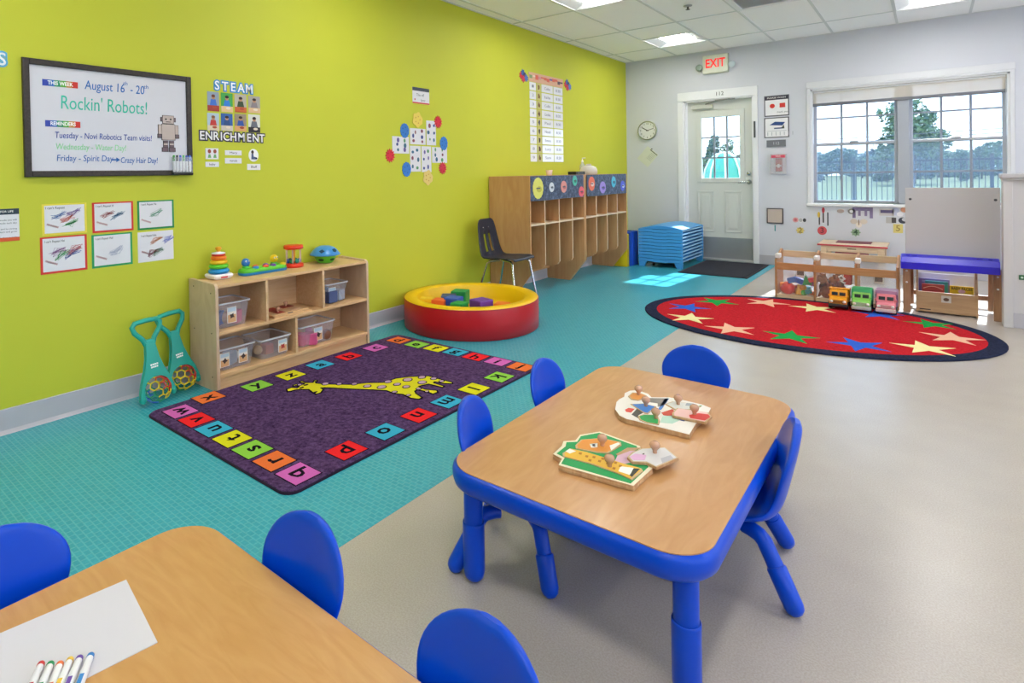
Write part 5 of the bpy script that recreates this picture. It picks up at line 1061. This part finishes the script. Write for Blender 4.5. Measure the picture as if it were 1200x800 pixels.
# shell path (x along the facing direction, z up), with half width; the back has two long slots
st = [(.195, .418, .165), (.190, .430, .180), (.15, .437, .190), (.05, .432, .195), (-.05, .424, .195), (-.12, .424, .190), (-.155, .440, .180), (-.175, .475, .172), (-.190, .52, .165), (-.203, .58, .158), (-.214, .64, .150), (-.224, .70, .140), (-.232, .745, .128), (-.236, .772, .108), (-.238, .784, .075)]
nk = 17; rows_f = []; rows_b = []
for i, s in enumerate(st):
    a = Vector((st[max(0, i-1)][0], 0, st[max(0, i-1)][1])); c = Vector((st[min(len(st)-1, i+1)][0], 0, st[min(len(st)-1, i+1)][1])); tt = (c-a).normalized()
    nn = Vector((-tt.z, 0, tt.x));
    if i < 6 and nn.z < 0: nn = -nn
    if i >= 6 and nn.x < 0: nn = -nn
    rf = []; rb = []
    for k in range(nk):
        q = -1+2*k/(nk-1); p = Vector((s[0], q*s[2], s[1]))+nn*(abs(q)**3*(.012 if i > 6 else .010)); rf.append(p+nn*.004); rb.append(p-nn*.004)
    rows_f.append(rf); rows_b.append(rb)
vs = [p for r in rows_f for p in r]+[p for r in rows_b for p in r]; N_ = len(st)*nk; fs = []; solid = {}
for i in range(len(st)-1):
    for k in range(nk-1): solid[(i, k)] = not (7 <= i <= 9 and k in (5, 6, 9, 10)) 
for (i, k), okk in solid.items():
    if not okk: continue
    a, b_, c, d_ = i*nk+k, i*nk+k+1, (i+1)*nk+k+1, (i+1)*nk+k
    fs.append((a, b_, c, d_)); fs.append((d_+N_, c+N_, b_+N_, a+N_))
    for (ni, nk2, e0, e1) in ((i-1, k, a, b_), (i+1, k, c, d_), (i, k-1, d_, a), (i, k+1, b_, c)):
        if not solid.get((ni, nk2), False): fs.append((e0, e0+N_, e1+N_, e1))
B().add(vs, fs, True).build('seat_shell', GR, t, True)
b = B()
for s_ in (-1, 1): b.lathe([(.008, 0), (.007, .003), (.0001, .004)], 10, Matrix.Translation((-.2225, s_*.045, .70)) @ Matrix.Rotation(PI/2, 4, 'Y'))
b.build('rivets', CHROME, t, True)['kind'] = 'stuff'
for s_ in (-1, 1):
    B().tube([(.02, s_*.10, .418), (.14, s_*.135, .412), (.165, s_*.15, .39), (.225, s_*.185, .012)], .0105, 10).build('leg', CHROME, t, True)
    B().tube([(.0, s_*.10, .416), (-.08, s_*.13, .405), (-.115, s_*.145, .385), (-.215, s_*.19, .012)], .0105, 10).build('leg', CHROME, t, True)
    for x, y in ((.226, s_*.186), (-.217, s_*.191)): B().lathe([(.013, 0), (.015, .004), (.012, .022)], 12, Matrix.Translation((x, y, 0))).build('foot_cap', M('9A9CA0', .5), t, True)
B().tube([(.06, -.11, .415), (.06, .11, .415)], .009, 8).build('brace', CHROME, t, True)

# ================================================================ CUBBIES
CX0, CX1 = XL+.008, -2.889
MC1 = Matrix(((1, 0, 0, 0), (0, 0, -1, 0), (0, 1, 0, 0), (0, 0, 0, 1)))
BI2 = wood('A8764C', 'B98A5E', (22, 22, 2.5), .5)
def cubby(ya, yb, label, banner_label):
    n = 4; t = thing('cubby_unit', label, 'cubby', ((CX0+CX1)/2, (ya+yb)/2, 0), group='birch cubby units on the green wall')
    side = [(CX0, 0), (CX1-.19, 0), (CX1, .24), (CX1, 1.188), (CX0, 1.188)]
    for y in (ya, yb-.018): B().prism(side, -y-.018, -y, MC1).build('side_panel', BIRCH, t)
    B().box(CX0, CX1, ya+.018, yb-.018, 1.170, 1.188).build('top_board', BIRCH, t)
    B().box(CX0, CX0+.012, ya+.018, yb-.018, .12, 1.17).build('back_panel', BIRCH, t)
    B().box(CX0, CX1-.004, ya+.018, yb-.018, .700, .716).build('shelf_board', M('E6CBAA', .45), t)
    B().box(CX0+.012, CX0+.03, ya+.018, yb-.018, .12, .22).build('bottom_rail', BIRCH, t)
    dv = [(CX0+.012, .18), (CX1-.06, .255), (CX1-.025, .27), (CX1-.004, .30), (CX1-.004, 1.17), (CX0+.012, 1.17)]
    for k in range(1, n): y = ya+(yb-ya)*k/n; B().prism(dv, -y-.008, -y+.008, MC1).build('divider', M('D9B48A', .45) if False else BIRCH, t); B().box(CX1-.004, CX1-.0032, y-.0079, y+.0079, .30, .94).build('divider_edge', M('E4C8A4', .45), t)
    for k in range(n):
        y = ya+(yb-ya)*(k+.5)/n
        for s_ in (-.04, .04): B().tube([(CX0+.012, y+s_, .60), (CX0+.05, y+s_, .60), (CX0+.06, y+s_, .62)], .005, 6).build('coat_hook', CHROME, t)
    return t
cubby(4.863, 6.040, 'birch wooden cubby unit nearer the camera, with the grey chair before it', '')
cubby(6.050, 7.227, 'birch wooden cubby unit farther away, beside the yellow mat', '')
def fabric():
    m, tt, b = base('starry_cloth'); n = tt.nodes; L = tt.links; co = n.new('ShaderNodeTexCoord'); no = n.new('ShaderNodeTexNoise'); no.inputs['Scale'].default_value = 26; no.inputs['Detail'].default_value = 8; no.inputs['Roughness'].default_value = .8
    r = n.new('ShaderNodeValToRGB'); r.color_ramp.elements[0].position = .45; r.color_ramp.elements[1].position = .72; r.color_ramp.elements[0].color = lin('2C3850'); r.color_ramp.elements[1].color = lin('7F8FAE')
    L.new(co.outputs['Object'], no.inputs['Vector']); L.new(no.outputs['Fac'], r.inputs[0]); L.new(r.outputs[0], b.inputs['Base Color']); b.inputs['Roughness'].default_value = .5; return m
FAB = fabric(); MB_ = Matrix(((0, 0, 1, CX1+.001), (1, 0, 0, 0), (0, 1, 0, 0), (0, 0, 0, 1)))
for (ya, yb, ds) in ((4.875, 6.005, 'nearer'), (6.085, 7.20, 'farther')):
    o = B().prism([(ya, .945), (ya+(yb-ya)*.3, .94), (ya+(yb-ya)*.6, .947), (yb, .943), (yb, 1.186), (ya, 1.186)], 0, .004, MB_).build('cubby_banner', FAB); tag(o, 'dark blue starry paper banner across the %s cubby unit' % ds, 'banner', 'starry cubby banners')
sc = lambda a, b_: (610+a/9.23, 190+b_/9.23)
for (a, b_, w_, h_, c, c2, nm, sp) in ((188, 282, 108, 225, 'E2DE6A', 'C8BE4A', 'large yellow spiky', 1), (335, 270, 52, 105, 'DDE2E4', '9AA4AC', 'small white', 0), (466, 265, 62, 130, 'E89A8E', 'C87070', 'salmon pink', 0), (585, 200, 48, 112, '58C0A8', '2A8A6A', 'green', 0), (657, 318, 55, 108, 'F06A78', 'C83A5A', 'coral', 1), (768, 232, 66, 155, 'F0785A', 'F2D0C0', 'orange', 0), (888, 272, 62, 125, 'A890D8', '6A58B0', 'lilac', 1), (1005, 212, 46, 118, '5AC0D8', '2A8AA8', 'cyan', 0), (1103, 255, 46, 110, '5A6AD8', 'C8D0F0', 'indigo', 0)):
    y, z = WL(*sc(a, b_), CX1+.005); ry = abs(WL(*sc(a+w_/2, b_), CX1+.005)[0]-y); rz_ = h_/2/9.23*(3.9/681)*1.55
    rz_ = abs(WL(*sc(a, b_-h_/2), CX1+.005)[1]-z); t = thing('planet_cutout', '%s paper circle on the starry cubby banner' % nm, 'paper cutout', (CX1+.005, y, z-rz_), group='planet circles on the banner')
    X_ = Matrix(((0, 0, 1, CX1+.0055), (1, 0, 0, 0), (0, 1, 0, 0), (0, 0, 0, 1)))
    B().prism(ring(y, z, ry, rz_, 32, (lambda i: 1+.05*(i % 2)) if sp else None), 0, .003, X_).build('disc', hx(c), t)
    B().prism(ring(y+ry*.2, z-rz_*.1, ry*.5, rz_*.3, 12), .003, .0042, X_).build('painted_patch', hx(c2), t)
    b = B(); ribbon(b, [(y-ry*.35, z), (y+ry*.35, z)], .012, .0042, .005, X_); b.build('name_line', hx('5A5A60'), t)
# on top of the cubbies
t = thing('small_box', 'small black box on top of the cubbies', 'box', (-3.05, 6.17, 1.1885)); B().box(-3.10, -3.0, 6.06, 6.29, 1.1885, 1.225, .004).build('box_body', BLACK, t); B().box(-3.0005, -2.9985, 6.10, 6.25, 1.195, 1.218).build('front_panel', M('3A3C42', .3), t)
t = thing('white_jug', 'rounded white plastic jug on top of the cubbies', 'jug', (-3.05, 6.49, 1.1885)); X_ = Matrix.Translation((-3.05, 6.49, 1.1885))
B().lathe([(.085, 0), (.10, .01), (.10, .05), (.085, .085), (.05, .10), (.035, .105), (.0001, .106)], 24, X_).build('jug_body', M('DDD8D2', .35), t); B().lathe([(.03, .104), (.03, .125), (.0001, .126)], 16, X_).build('lid', M('C8C2BE', .4), t)
B().tube([(0, .07, .085), (0, .11, .09), (0, .125, .06), (0, .10, .03)], .008, 8, X_).build('handle', M('DDD8D2', .35), t)
t = thing('clear_bottle', 'small clear pump bottle standing behind the white jug', 'bottle', (-3.22, 6.68, 1.1885)); X_ = Matrix.Translation((-3.22, 6.68, 1.1885))
B().lathe([(.03, 0), (.034, .006), (.034, .11), (.014, .14), (.012, .15)], 16, X_).build('bottle_body', clear('E4EAEE', .5, .1), t); B().lathe([(.014, .15), (.014, .172), (.005, .174), (.005, .20), (.0001, .20)], 12, X_).build('pump', WHITE, t); B().box(-.004, .04, -.006, .006, .196, .206, .002, X_).build('nozzle', WHITE, t)
t = thing('small_cup', 'small pale pink cup on the nearer cubby unit', 'cup', (-3.0, 5.45, 1.1885)); B().lathe([(.028, 0), (.036, .055), (.033, .055), (.026, .004)], 18, Matrix.Translation((-3.0, 5.45, 1.1885)), cap=True).build('cup_body', M('D9B8A8', .4), t)

# folded mats and cots -------------------------------------------
t = thing('folded_mat', 'folded yellow tumbling mat standing against the end of the cubbies', 'mat', (-3.1, 7.28, .0018))
B().box(-3.34, -2.905, 7.245, 7.315, .002, .42, .008).build('mat_panel', M('E6C80E', .4), t); B().box(-2.906, -2.903, 7.25, 7.31, .01, .41).build('seam_strip', M('C8AA08', .5), t)
t = thing('folded_mat', 'stack of blue mat panels standing between the yellow mat and the cots', 'mat', (-3.1, 7.5, .0018))
for k in range(4): B().box(-3.34, -2.89+.005*(k % 2), 7.335+k*.062, 7.393+k*.062, .002, .435+.006*(k % 2), .009).build('mat_panel', M('1A4EC0', .35), t)
for k in range(3): B().box(-3.0, -2.95, 7.35+k*.07, 7.37+k*.07, .436, .446, .003).build('carry_strap', M('13308A', .6), t)
COT = M('4BA4E6', .38, var=.05); COTD = M('2F7FC4', .5)
cx_, cy_ = -2.56, 7.875
c0 = None
for k in range(10):
    z = .075+k*.0415
    if c0 is None:
        c0 = thing('stacking_cot', '', 'cot', (cx_, cy_, z), group='stack of blue nap cots'); W_, L_ = .27, .425
        for s_ in (-1, 1):
            en = [(-W_, -.004), (-W_*.38, -.004), (-W_*.25, -.010), (W_*.25, -.010), (W_*.38, -.004), (W_, -.004), (W_, .0335), (W_*.4, .0335), (W_*.25, .028), (-W_*.25, .028), (-W_*.4, .0335), (-W_, .0335)]
            B().prism([(a, b_) for a, b_ in en], -s_*L_-.014, -s_*L_+.014, MC1, r=.004).build('end_panel', COT, c0, True)
            B().box(s_*(W_-.012)-.008, s_*(W_-.012)+.008, -L_+.014, L_-.014, .006, .024, .003).build('side_rail', M('8FC4E8', .35), c0, True)
        b = B(); vs = [(-W_+.016+(2*W_-.032)*i/8, y, .024+(.006*math.sin(PI*i/8))) for i in range(9) for y in (-L_+.014, L_-.014)]; vs += [(x, y, z_-.003) for x, y, z_ in vs]
        f_ = []; m_ = 18
        for i in range(8): a = 2*i; f_ += [(a, a+2, a+3, a+1), (a+m_+1, a+m_+3, a+m_+2, a+m_), (a, a+m_, a+m_+2, a+2), (a+1, a+3, a+m_+3, a+m_+1)]
        f_ += [(0, 1, m_+1, m_), (16, m_+16, m_+17, 17)]
        b.add(vs, f_, True).build('bed_cloth', COTD, c0, True); cc = c0
    else: cc = dup(c0, (cx_, cy_, z), 0)
    cc['label'] = 'blue nap cot in the stack by the door, %s' % ['bottom of ten', 'second from the bottom', 'third from the bottom', 'fourth from the bottom', 'fifth from the bottom', 'fifth from the top', 'fourth from the top', 'third from the top', 'second from the top', 'topmost of ten'][k]
    if k == 9:
        b = B(); rg = []
        for i in range(13): x = -W_+2*W_*i/12; rg.append((x, .036+.040*math.sin(PI*i/12)))
        b.prism(rg, -(L_-.0), L_-.0, MC1); b.build('arched_top', COT, cc, True)
t = thing('cot_dolly', 'low dark wheeled dolly with blue corner legs under the cot stack', 'dolly', (cx_, cy_, 0))
for sx in (-1, 1):
    for sy in (-1, 1): B().prism([(sx*.27, .068), (sx*.17, .068), (sx*.20, .0), (sx*.262, .0)], -cy_-sy*.415-.02, -cy_-sy*.415+.02, Matrix.Translation((cx_, 0, .002)) @ MC1, r=.004).build('corner_leg', COT, t)
B().box(cx_-.2, cx_+.2, cy_-.36, cy_+.36, .045, .064, .004).build('tray', M('1F2228', .6), t)
for sx in (-1, 1):
    for sy in (-1, 1): B().lathe([(.02, -.009), (.021, -.006), (.021, .006), (.02, .009)], 14, Matrix.Translation((cx_+sx*.13, cy_+sy*.3, .0235)) @ Matrix.Rotation(PI/2, 4, 'Y')).build('wheel', M('2A2C30', .5), t)

# ================================================================ TOY ORGANISER, TRUCKS
OY0, OY1, OX0, OX1 = 6.285, 6.60, -1.105, -.200
OW = wood('AD7A4E', 'BD8C60', (3, 30, 30), .5); OWL = wood('D8B894', 'E8D0B0', (3, 30, 30), .45)
t = thing('toy_organiser', 'low open toy organiser of light wood with three see-through bays', 'toy shelf', ((OX0+OX1)/2, OY0, 0))
ox = [OX0, OX0+.305, OX0+.605, OX1-.018]
for k, x in enumerate(ox): B().prism([(OY0, .002), (OY1, .002), (OY1, .43), (OY1-.05, .44), (OY0+.05, .372), (OY0, .365)], x, x+.018, Matrix(((0, 0, 1, 0), (1, 0, 0, 0), (0, 1, 0, 0), (0, 0, 0, 1))), r=.002).build('side_panel' if k in (0, 3) else 'divider', BI2, t)
for k in range(3):
    xa, xb = ox[k]+.018, ox[k+1]
    B().box(xa-.009 if k else xa, xb+.009 if k < 2 else xb, OY0-.012, OY0-.0005, .272, .338, .002).build('front_band', OW, t)
    B().box(xa, xb, OY1-.03, OY1-.015, .36, .42, .002).build('rear_rail', OWL, t)
    B().box(xa, xb, OY0, OY1-.01, .02, .032, .002).build('floor_board', OWL, t)
    B().box(xa, xb, OY0-.012, OY0-.0005, .006, .045, .002).build('front_sill', OWL, t)
    B().box(xa, xb, OY0+.001, OY0+.004, .045, .272).build('clear_front', clear('EAF2F8', .06, .1), t)
    B().box(xa, xb, OY1-.012, OY1-.008, .032, .36).build('clear_back', clear('E8EEF6', .45, .25), t)
    o = B().box((xa+xb)/2-.035, (xa+xb)/2+.035, OY1-.0145, OY1-.0125, .17, .27).build('bay_label', hx('D8D4D0'), t)
    B().box((xa+xb)/2-.028, (xa+xb)/2+.028, OY1-.0155, OY1-.0147, .185, .225).build('label_picture', hx('6A5A52'), o)
    if k < 3: B().box(xa-.02, xa+.022, OY0+.02, OY0+.1, .372, .415, .008).build('white_bracket', M('E6E4E2', .4), t)
r = random.Random(4)
TB = [('D8281E', 'red round drum', 'o', -1.02, .09, .06), ('F08A1E', 'orange arch', 'b', -1.045, .12, .03), ('2A6FC8', 'blue block', 'b', -.98, .17, .035), ('2A5FC0', 'dark blue block', 'b', -.925, .165, .035), ('F0B01E', 'yellow tower', 'c', -.93, .045, .034), ('E8951E', 'orange-yellow ring', 'o', -.90, .10, .03), ('28A048', 'green wedge', 'w', -.855, .17, .042), ('3FAF2E', 'lime disc', 'o', -.89, .055, .026), ('E02E3E', 'pinkish red block', 'b', -.822, .185, .03), ('1F8F9A', 'teal block', 'b', -.85, .075, .026), ('F0801E', 'bright orange block', 'b', -.822, .055, .026), ('7A3AA0', 'purple ball', 'o', -.825, .14, .022), ('C83A4A', 'rose block', 'b', -.885, .145, .022)]
for c, nm, kd, x, z, s in TB:
    y = OY0+.075+r.random()*.06; 
    if kd == 'o': b = B().ball((x, y, z), s, 16, 10)
    elif kd == 'b': b = B().box(-s, s, -s*.8, s*.8, -s*.7, s*.7, .006, Matrix.Translation((x, y, z)) @ Matrix.Rotation(r.uniform(-.4, .4), 4, 'Y'))
    elif kd == 'c': b = B().lathe([(s, 0), (s*.9, .05), (s*.5, .055), (s*.5, .09), (.001, .09)], 16, Matrix.Translation((x, y, z-.01)))
    else: b = B().prism([(-s, -s), (s*.8, -s*.7), (-s*.5, s*1.3)], -.02, .02, Matrix.Translation((x, y, z)) @ MC1, r=.004)
    tag(b.build('toy_piece', M(c, .35)), '%s toy in the left bay of the low organiser' % nm, 'toy', 'bright toys in the left bay')
# fill under the bright toys so that they rest on one another
for k, (x, c, nm) in enumerate(((-1.05, 'F0A01E', 'amber'), (-.985, 'E8741E', 'dark orange'), (-.875, '2F9FD0', 'light blue'), (-.95, 'D83A2A', 'scarlet'))):
    tag(B().box(x-.028, x+.028, OY0+.17, OY0+.23, .0325, .0325+.07, .008).build('toy_piece', M(c, .35)), '%s block at the back of the left organiser bay' % nm, 'toy', 'bright toys in the left bay')
AN = [('8A4A30', 'brown', -.70, .085, .062), ('7A3A26', 'dark brown', -.63, .12, .055), ('A06A48', 'light brown', -.755, .19, .045), ('9A5A3A', 'russet', -.66, .19, .04), ('5A2E22', 'very dark brown', -.72, .14, .045)]
for c, nm, x, z, s in AN:
    y = OY0+.09+r.random()*.04; t = thing('plush_animal', '%s plush animal in the middle bay of the low organiser' % nm, 'plush toy', (x, y, z-s), group='plush animals in the middle bay')
    FU = M(c, .9, var=.25, scale=60, bump=.6)
    B().ball((x, y, z), s, 14, 10, (1.1, .9, 1)).build('body', FU, t); B().ball((x+s*.3, y-s*.35, z+s*.8), s*.55, 12, 8).build('head', FU, t)
    for s_ in (-1, 1): B().ball((x+s*.3+s_*s*.4, y-s*.3, z+s*1.25), s*.17, 8, 6).build('ear', FU, t); B().tube([(x+s_*s*.8, y-s*.4, z+.1*s), (x+s_*s*1.1, y-s*.8, z-s*.5)], s*.22, 8, round_end=True).build('arm', FU, t)
tag(B().box(-.585, -.525, OY0+.06, OY0+.13, .17, .27, .01).build('red_pouch', M('C8302A', .6)), 'red pouch at the top right of the middle organiser bay', 'toy')
tag(B().tube([(-.62, OY0+.05, .235), (-.60, OY0+.06, .25), (-.575, OY0+.05, .225), (-.60, OY0+.05, .20), (-.57, OY0+.05, .185)], .009, 8).build('white_toy', WHITE), 'curly white toy in the middle organiser bay', 'toy')
tag(B().tube([(-.785, OY0+.04, .05), (-.77, OY0+.04, .10), (-.775, OY0+.04, .15), (-.765, OY0+.04, .17)], .01, 8, round_end=True).build('white_figure', WHITE), 'thin white figure at the left of the middle organiser bay', 'toy')
def truck(x, label, body, cab, bump_c, cargo, kind):
    Y0_ = 5.985; t = thing('toy_truck', label, 'toy truck', (x, Y0_+.115, .0155), group='toy trucks in front of the organiser'); X_ = Matrix.Translation((x, Y0_, .0155)); m_ = M(body, .35); m2 = M(cab, .35)
    sd = lambda pts, w_, rr_=.008: B().prism(pts, -w_, w_, X_ @ Matrix(((0, 0, 1, 0), (1, 0, 0, 0), (0, 1, 0, 0), (0, 0, 0, 1))), r=rr_)
    sd([(.005, .028), (.003, .075), (.012, .088), (.055, .098), (.068, .145), (.080, .155), (.120, .155), (.120, .028)], .062, .010).build('cab', m_, t)
    B().box(-.066, .066, -.008, .02, .018, .048, .008, X_).build('bumper', M(bump_c, .4), t)
    for k in range(4): B().box(-.040, .040, -.0005, .004, .054+k*.007, .057+k*.007, .001, X_).build('grille_bar', M(bump_c, .4), t)
    for s_ in (-1, 1):
        w1_ = Matrix.Translation((s_*.027, .0600, .122)) @ Matrix.Rotation(-.27, 4, 'X'); B().box(-.021, .021, -.004, .004, -.014, .014, .003, X_ @ w1_).build('windscreen', M('20242A', .2), t)
        B().lathe([(.012, 0), (.012, .004), (.0001, .006)], 14, X_ @ Matrix.Translation((s_*.045, .002, .066)) @ Matrix.Rotation(PI/2, 4, 'X')).build('headlight', M('E8E6DC', .2), t)
        B().box(s_*.066-.006, s_*.066+.006, .05, .062, .098, .118, .003, X_).build('mirror', m2, t)
        for yy in (.045, .185): B().lathe([(.012, -.012), (.028, -.012), (.030, -.008), (.030, .008), (.028, .012), (.012, .012), (.0001, .012)], 20, X_ @ Matrix.Translation((s_*.056, yy, .0305)) @ Matrix.Rotation(PI/2, 4, 'Y')).build('wheel', M('1F2024', .6), t)
    B().box(-.052, .052, .06, .235, .032, .045, .004, X_).build('chassis', M('2A2C30', .5), t)
    if kind == 'dump':
        b = B()
        for q in ((-.070, .070, .125, .132, .05, .165), (-.070, .070, .225, .232, .05, .150), (-.070, -.063, .125, .232, .05, .155), (.063, .070, .125, .232, .05, .155), (-.066, .066, .125, .232, .048, .056)): b.box(*q, .002, X_)
        b.build('dump_bed', M(cargo, .35), t); B().box(-.072, .072, .085, .130, .158, .168, .004, X_).build('bed_visor', M(cargo, .35), t)
    elif kind == 'round': sd([(.07, .10), (.075, .15), (.09, .178), (.13, .188), (.20, .180), (.232, .15), (.235, .045), (.12, .045)], .072, .014).build('cargo_body', M(cargo, .35), t)
    else: sd([(.085, .15), (.085, .180), (.232, .180), (.235, .05), (.124, .05), (.124, .15)], .074, .010).build('cargo_body', M(cargo, .35), t)
    for s_ in (-1, 1): B().box(s_*.02-.012, s_*.02+.012, .092, .112, .1555, .163, .003, X_).build('roof_light', M('EDE6DC', .35), t)
truck(-.592, 'yellow-orange toy truck with black grille, leftmost of three', 'EDA01E', 'EDA01E', '26282E', 'E89A1C', 'dump')
truck(-.435, 'green toy truck with pale grey bumper, in the middle of three', '86C85A', '3A9A6A', 'B4BCB4', '2E9A5E', 'round')
truck(-.275, 'pink toy truck with mauve cargo box, rightmost of three', 'E0808E', 'D8788A', 'D8C0B8', 'A886A8', 'box')

# small wooden table behind ---------------------------------------
tx0, tx1, ty0, ty1, tz = -.965, -.345, 7.90, 8.38, .36
t = thing('train_table', 'small light wood table with red edging against the window wall', 'table', ((tx0+tx1)/2, (ty0+ty1)/2, 0))
B().box(tx0, tx1, ty0, ty1, tz-.012, tz, .003).build('tabletop', OWL, t); B().box(tx0-.004, tx1+.004, ty0-.006, ty0, tz-.020, tz-.001, .002).build('red_edge', M('B8323E', .4), t)
B().box(tx0+.15, tx1-.15, ty0+.18, ty1-.06, tz, tz+.006, .002).build('red_panel', M('7A2636', .5), t)
B().box(tx0+.06, tx1-.06, ty0+.03, ty0+.045, tz-.085, tz-.012, .002).build('apron', OWL, t); B().box(tx0+.16, tx1-.16, ty0+.02, ty0+.05, tz-.10, tz-.088, .002).build('drawer_lip', M('8A2E36', .5), t)
B().box((tx0+tx1)/2-.04, (tx0+tx1)/2+.04, ty0+.027, ty0+.030, tz-.052, tz-.042).build('maker_strip', M('6A5238', .5), t)
for x in (tx0+.055, tx1-.055):
    for y in (ty0+.05, ty1-.05): B().box(x-.028, x+.028, y-.028, y+.028, 0.0, tz-.012, .004).build('leg', OWL, t)

# ================================================================ EASEL, BOOK BIN, HALF WALL
EW = wood('9C7254', 'AD8464', (30, 30, 3), .5)
t = thing('art_easel', 'two-sided art easel with grey board, wooden legs and blue tray', 'easel', (.122, 6.30, 0))
for x in (-.150, .392): B().box(x-.024, x+.024, 6.285, 6.3145, 0, .40, .003).build('front_leg', EW, t)
for x in (-.128, .37): B().tube([(x, 6.36, .98), (x, 6.62, .02)], .018, 6).build('rear_leg', EW, t)
X_ = Matrix.Translation((0, 6.325, .43)) @ Matrix.Rotation(-.035, 4, 'X')
B().box(-.158, .412, 0, .014, 0, .605, .003, X_).build('board', M('C0BEC2', .5, var=.01), t)
b = B()
for x in (-.125, .385): B().lathe([(.010, 0), (.009, .003), (.0001, .004)], 12, X_ @ Matrix.Translation((x, 0, .51)) @ Matrix.Rotation(PI/2, 4, 'X')).build('board_knob', M('4A4A50', .4), t)
pr = [(6.205, .372), (6.315, .372), (6.315, .470), (6.300, .486), (6.235, .470), (6.205, .428)]
B().prism(pr, -.186, .402, Matrix(((0, 0, 1, 0), (1, 0, 0, 0), (0, 1, 0, 0), (0, 0, 0, 1))), r=.006).build('blue_tray', M('2A1FD0', .3, var=.03), t)
for x in (-.14, -.10, .29, .35): B().prism(ring(x, 6.265, .012 if x in (-.14, .35) else .018, .007, 14), 0, .006, Matrix.Translation((0, 0, .474))).build('tray_slot', M('14108A', .5), t)
B().box(-.185, .40, 6.213, 6.216, .425, .431).build('tray_ridge', M('4A44E8', .3), t)
for x in (-.150, .392):
    for z in (.25, .345): B().lathe([(.008, 0), (.006, .003), (.0001, .003)], 10, Matrix.Translation((x, 6.285, z)) @ Matrix.Rotation(PI/2, 4, 'X')).build('bolt', WHITE, t)
B().box(-.15, .392, 6.60, 6.625, .10, .14, .003).build('rear_stretcher', EW, t)
# book bin
t = thing('book_bin', 'wooden book bin with a clear back panel under the easel', 'book bin', (.09, 6.36, 0)); bx0, bx1 = -.092, .284
BBW = wood('B08A66', 'C4A07A', (3, 30, 30), .5)
B().box(bx0, bx1, 6.332, 6.344, .012, .178, .002).build('front_panel', BBW, t)
for x in (bx0, bx1-.012): B().prism([(6.344, .0), (6.58, .0), (6.58, .36), (6.44, .36), (6.344, .20)], x, x+.012, Matrix(((0, 0, 1, 0), (1, 0, 0, 0), (0, 1, 0, 0), (0, 0, 0, 1)))).build('side_panel', clear('D0CCD8', .5, .3) if False else BBW, t)
B().box(bx0+.012, bx1-.012, 6.344, 6.57, .012, .026).build('bottom_board', BBW, t); B().box(bx0+.012, bx1-.012, 6.57, 6.58, .02, .30).build('back_panel', clear('D8D4E0', .6, .3), t)
o = B().box(.065, .125, 6.329, 6.332, .10, .155).build('bin_label', hx('CFC6C0'), t); B().prism(ring(.095, .126, .018, .014, 12), 0, .001, Matrix(((1, 0, 0, 0), (0, 0, -1, 6.329), (0, 1, 0, 0), (0, 0, 0, 1)))).build('label_picture', hx('6A4A3A'), o)
B().box(-.07, .0, 6.3305, 6.332, .028, .036).build('maker_strip', hx('3A3230'), t)
for k, (x0, x1, y, z1, c, nm, c2) in enumerate(((-.075, .12, 6.50, .262, '7A6AA8', 'wide violet-backed picture book at the back of the book bin', '9A90C0'), (-.035, .108, 6.46, .250, '2A8A9A', 'teal-covered picture book in the book bin', '3AA0B0'), (-.055, .085, 6.40, .232, 'A83A3A', 'red-brown picture book with a pale curved line in the book bin', 'E0A890'), (.118, .262, 6.41, .232, 'E0B81E', 'yellow picture book with dark title letters in the book bin', '6A5A1E'))):
    t = thing('picture_book', nm, 'book', ((x0+x1)/2, y, .027), group='books in the book bin'); B().box(x0, x1, y, y+.002, .027, z1).build('front_cover', hx(c), t); B().box(x0+.002, x1-.002, y+.0022, y+.010, .029, z1-.003).build('pages', PAPER, t); B().box(x0, x1, y+.0102, y+.012, .027, z1).build('back_cover', hx(c), t)
    XB = Matrix(((1, 0, 0, 0), (0, 0, -1, y), (0, 1, 0, 0), (0, 0, 0, 1)))
    if k == 3: textb('BABY FACES', .03, at(XB, (x0+x1)/2, z1-.022, .001), .0004, .0008, tgt_w=.125).build('title', hx('4A3E1A'), t); B().prism(ring((x0+x1)/2, .19, .022, .016, 16), 0, .0012, XB).build('cover_picture', hx('D8A8B8'), t)
    elif k == 2: b = B(); ribbon(b, [(x0+.01+i*.012, .195+.02*math.sin(i*.32)) for i in range(11)], .005, 0, .001, XB); b.build('cover_line', hx('E8B8A0'), t)
    else: B().prism(rect(x0+.02, x1-.02, z1-.03, z1-.015), 0, .001, XB).build('title_band', hx(c2), t)
# half wall at the right
hw = thing('wall_half', '', None, (1.4, 6.2, 0)); hw['kind'] = 'structure'
HWM = M('CCC9CB', .5, var=.01)
B().box(.455, 2.6, 6.125, 6.24, 0, 1.115).build('core', HWM, hw); B().box(.410, .462, 6.105, 6.26, 0, 1.115, .003).build('end_post', HWM, hw)
B().box(.398, 2.6, 6.085, 6.28, 1.112, 1.145, .006).build('cap', M('BFBDC2', .4), hw); B().box(.404, 2.6, 6.095, 6.27, 1.098, 1.112, .003).build('cap_moulding', HWM, hw)
B().box(.462, 2.6, 6.118, 6.125, 0, .11, .002).build('baseboard', VINYL, hw)
a = WB(1194, 322, 6.12); b2 = WB(1206, 328.5, 6.12); B().box(a[0], a[0]+.12, 6.116, 6.1245, b2[1], a[1], .002).build('green_sign_plate', M('2E6A46', .5), hw)
for k in range(2): B().prism(ring(a[0]+.016+k*.022, (a[1]+b2[1])/2, .007, .007, 12), 0, .001, Matrix(((1, 0, 0, 0), (0, 0, -1, 6.116), (0, 1, 0, 0), (0, 0, 0, 1)))).build('sign_dot', hx('C8D8CC'), hw)
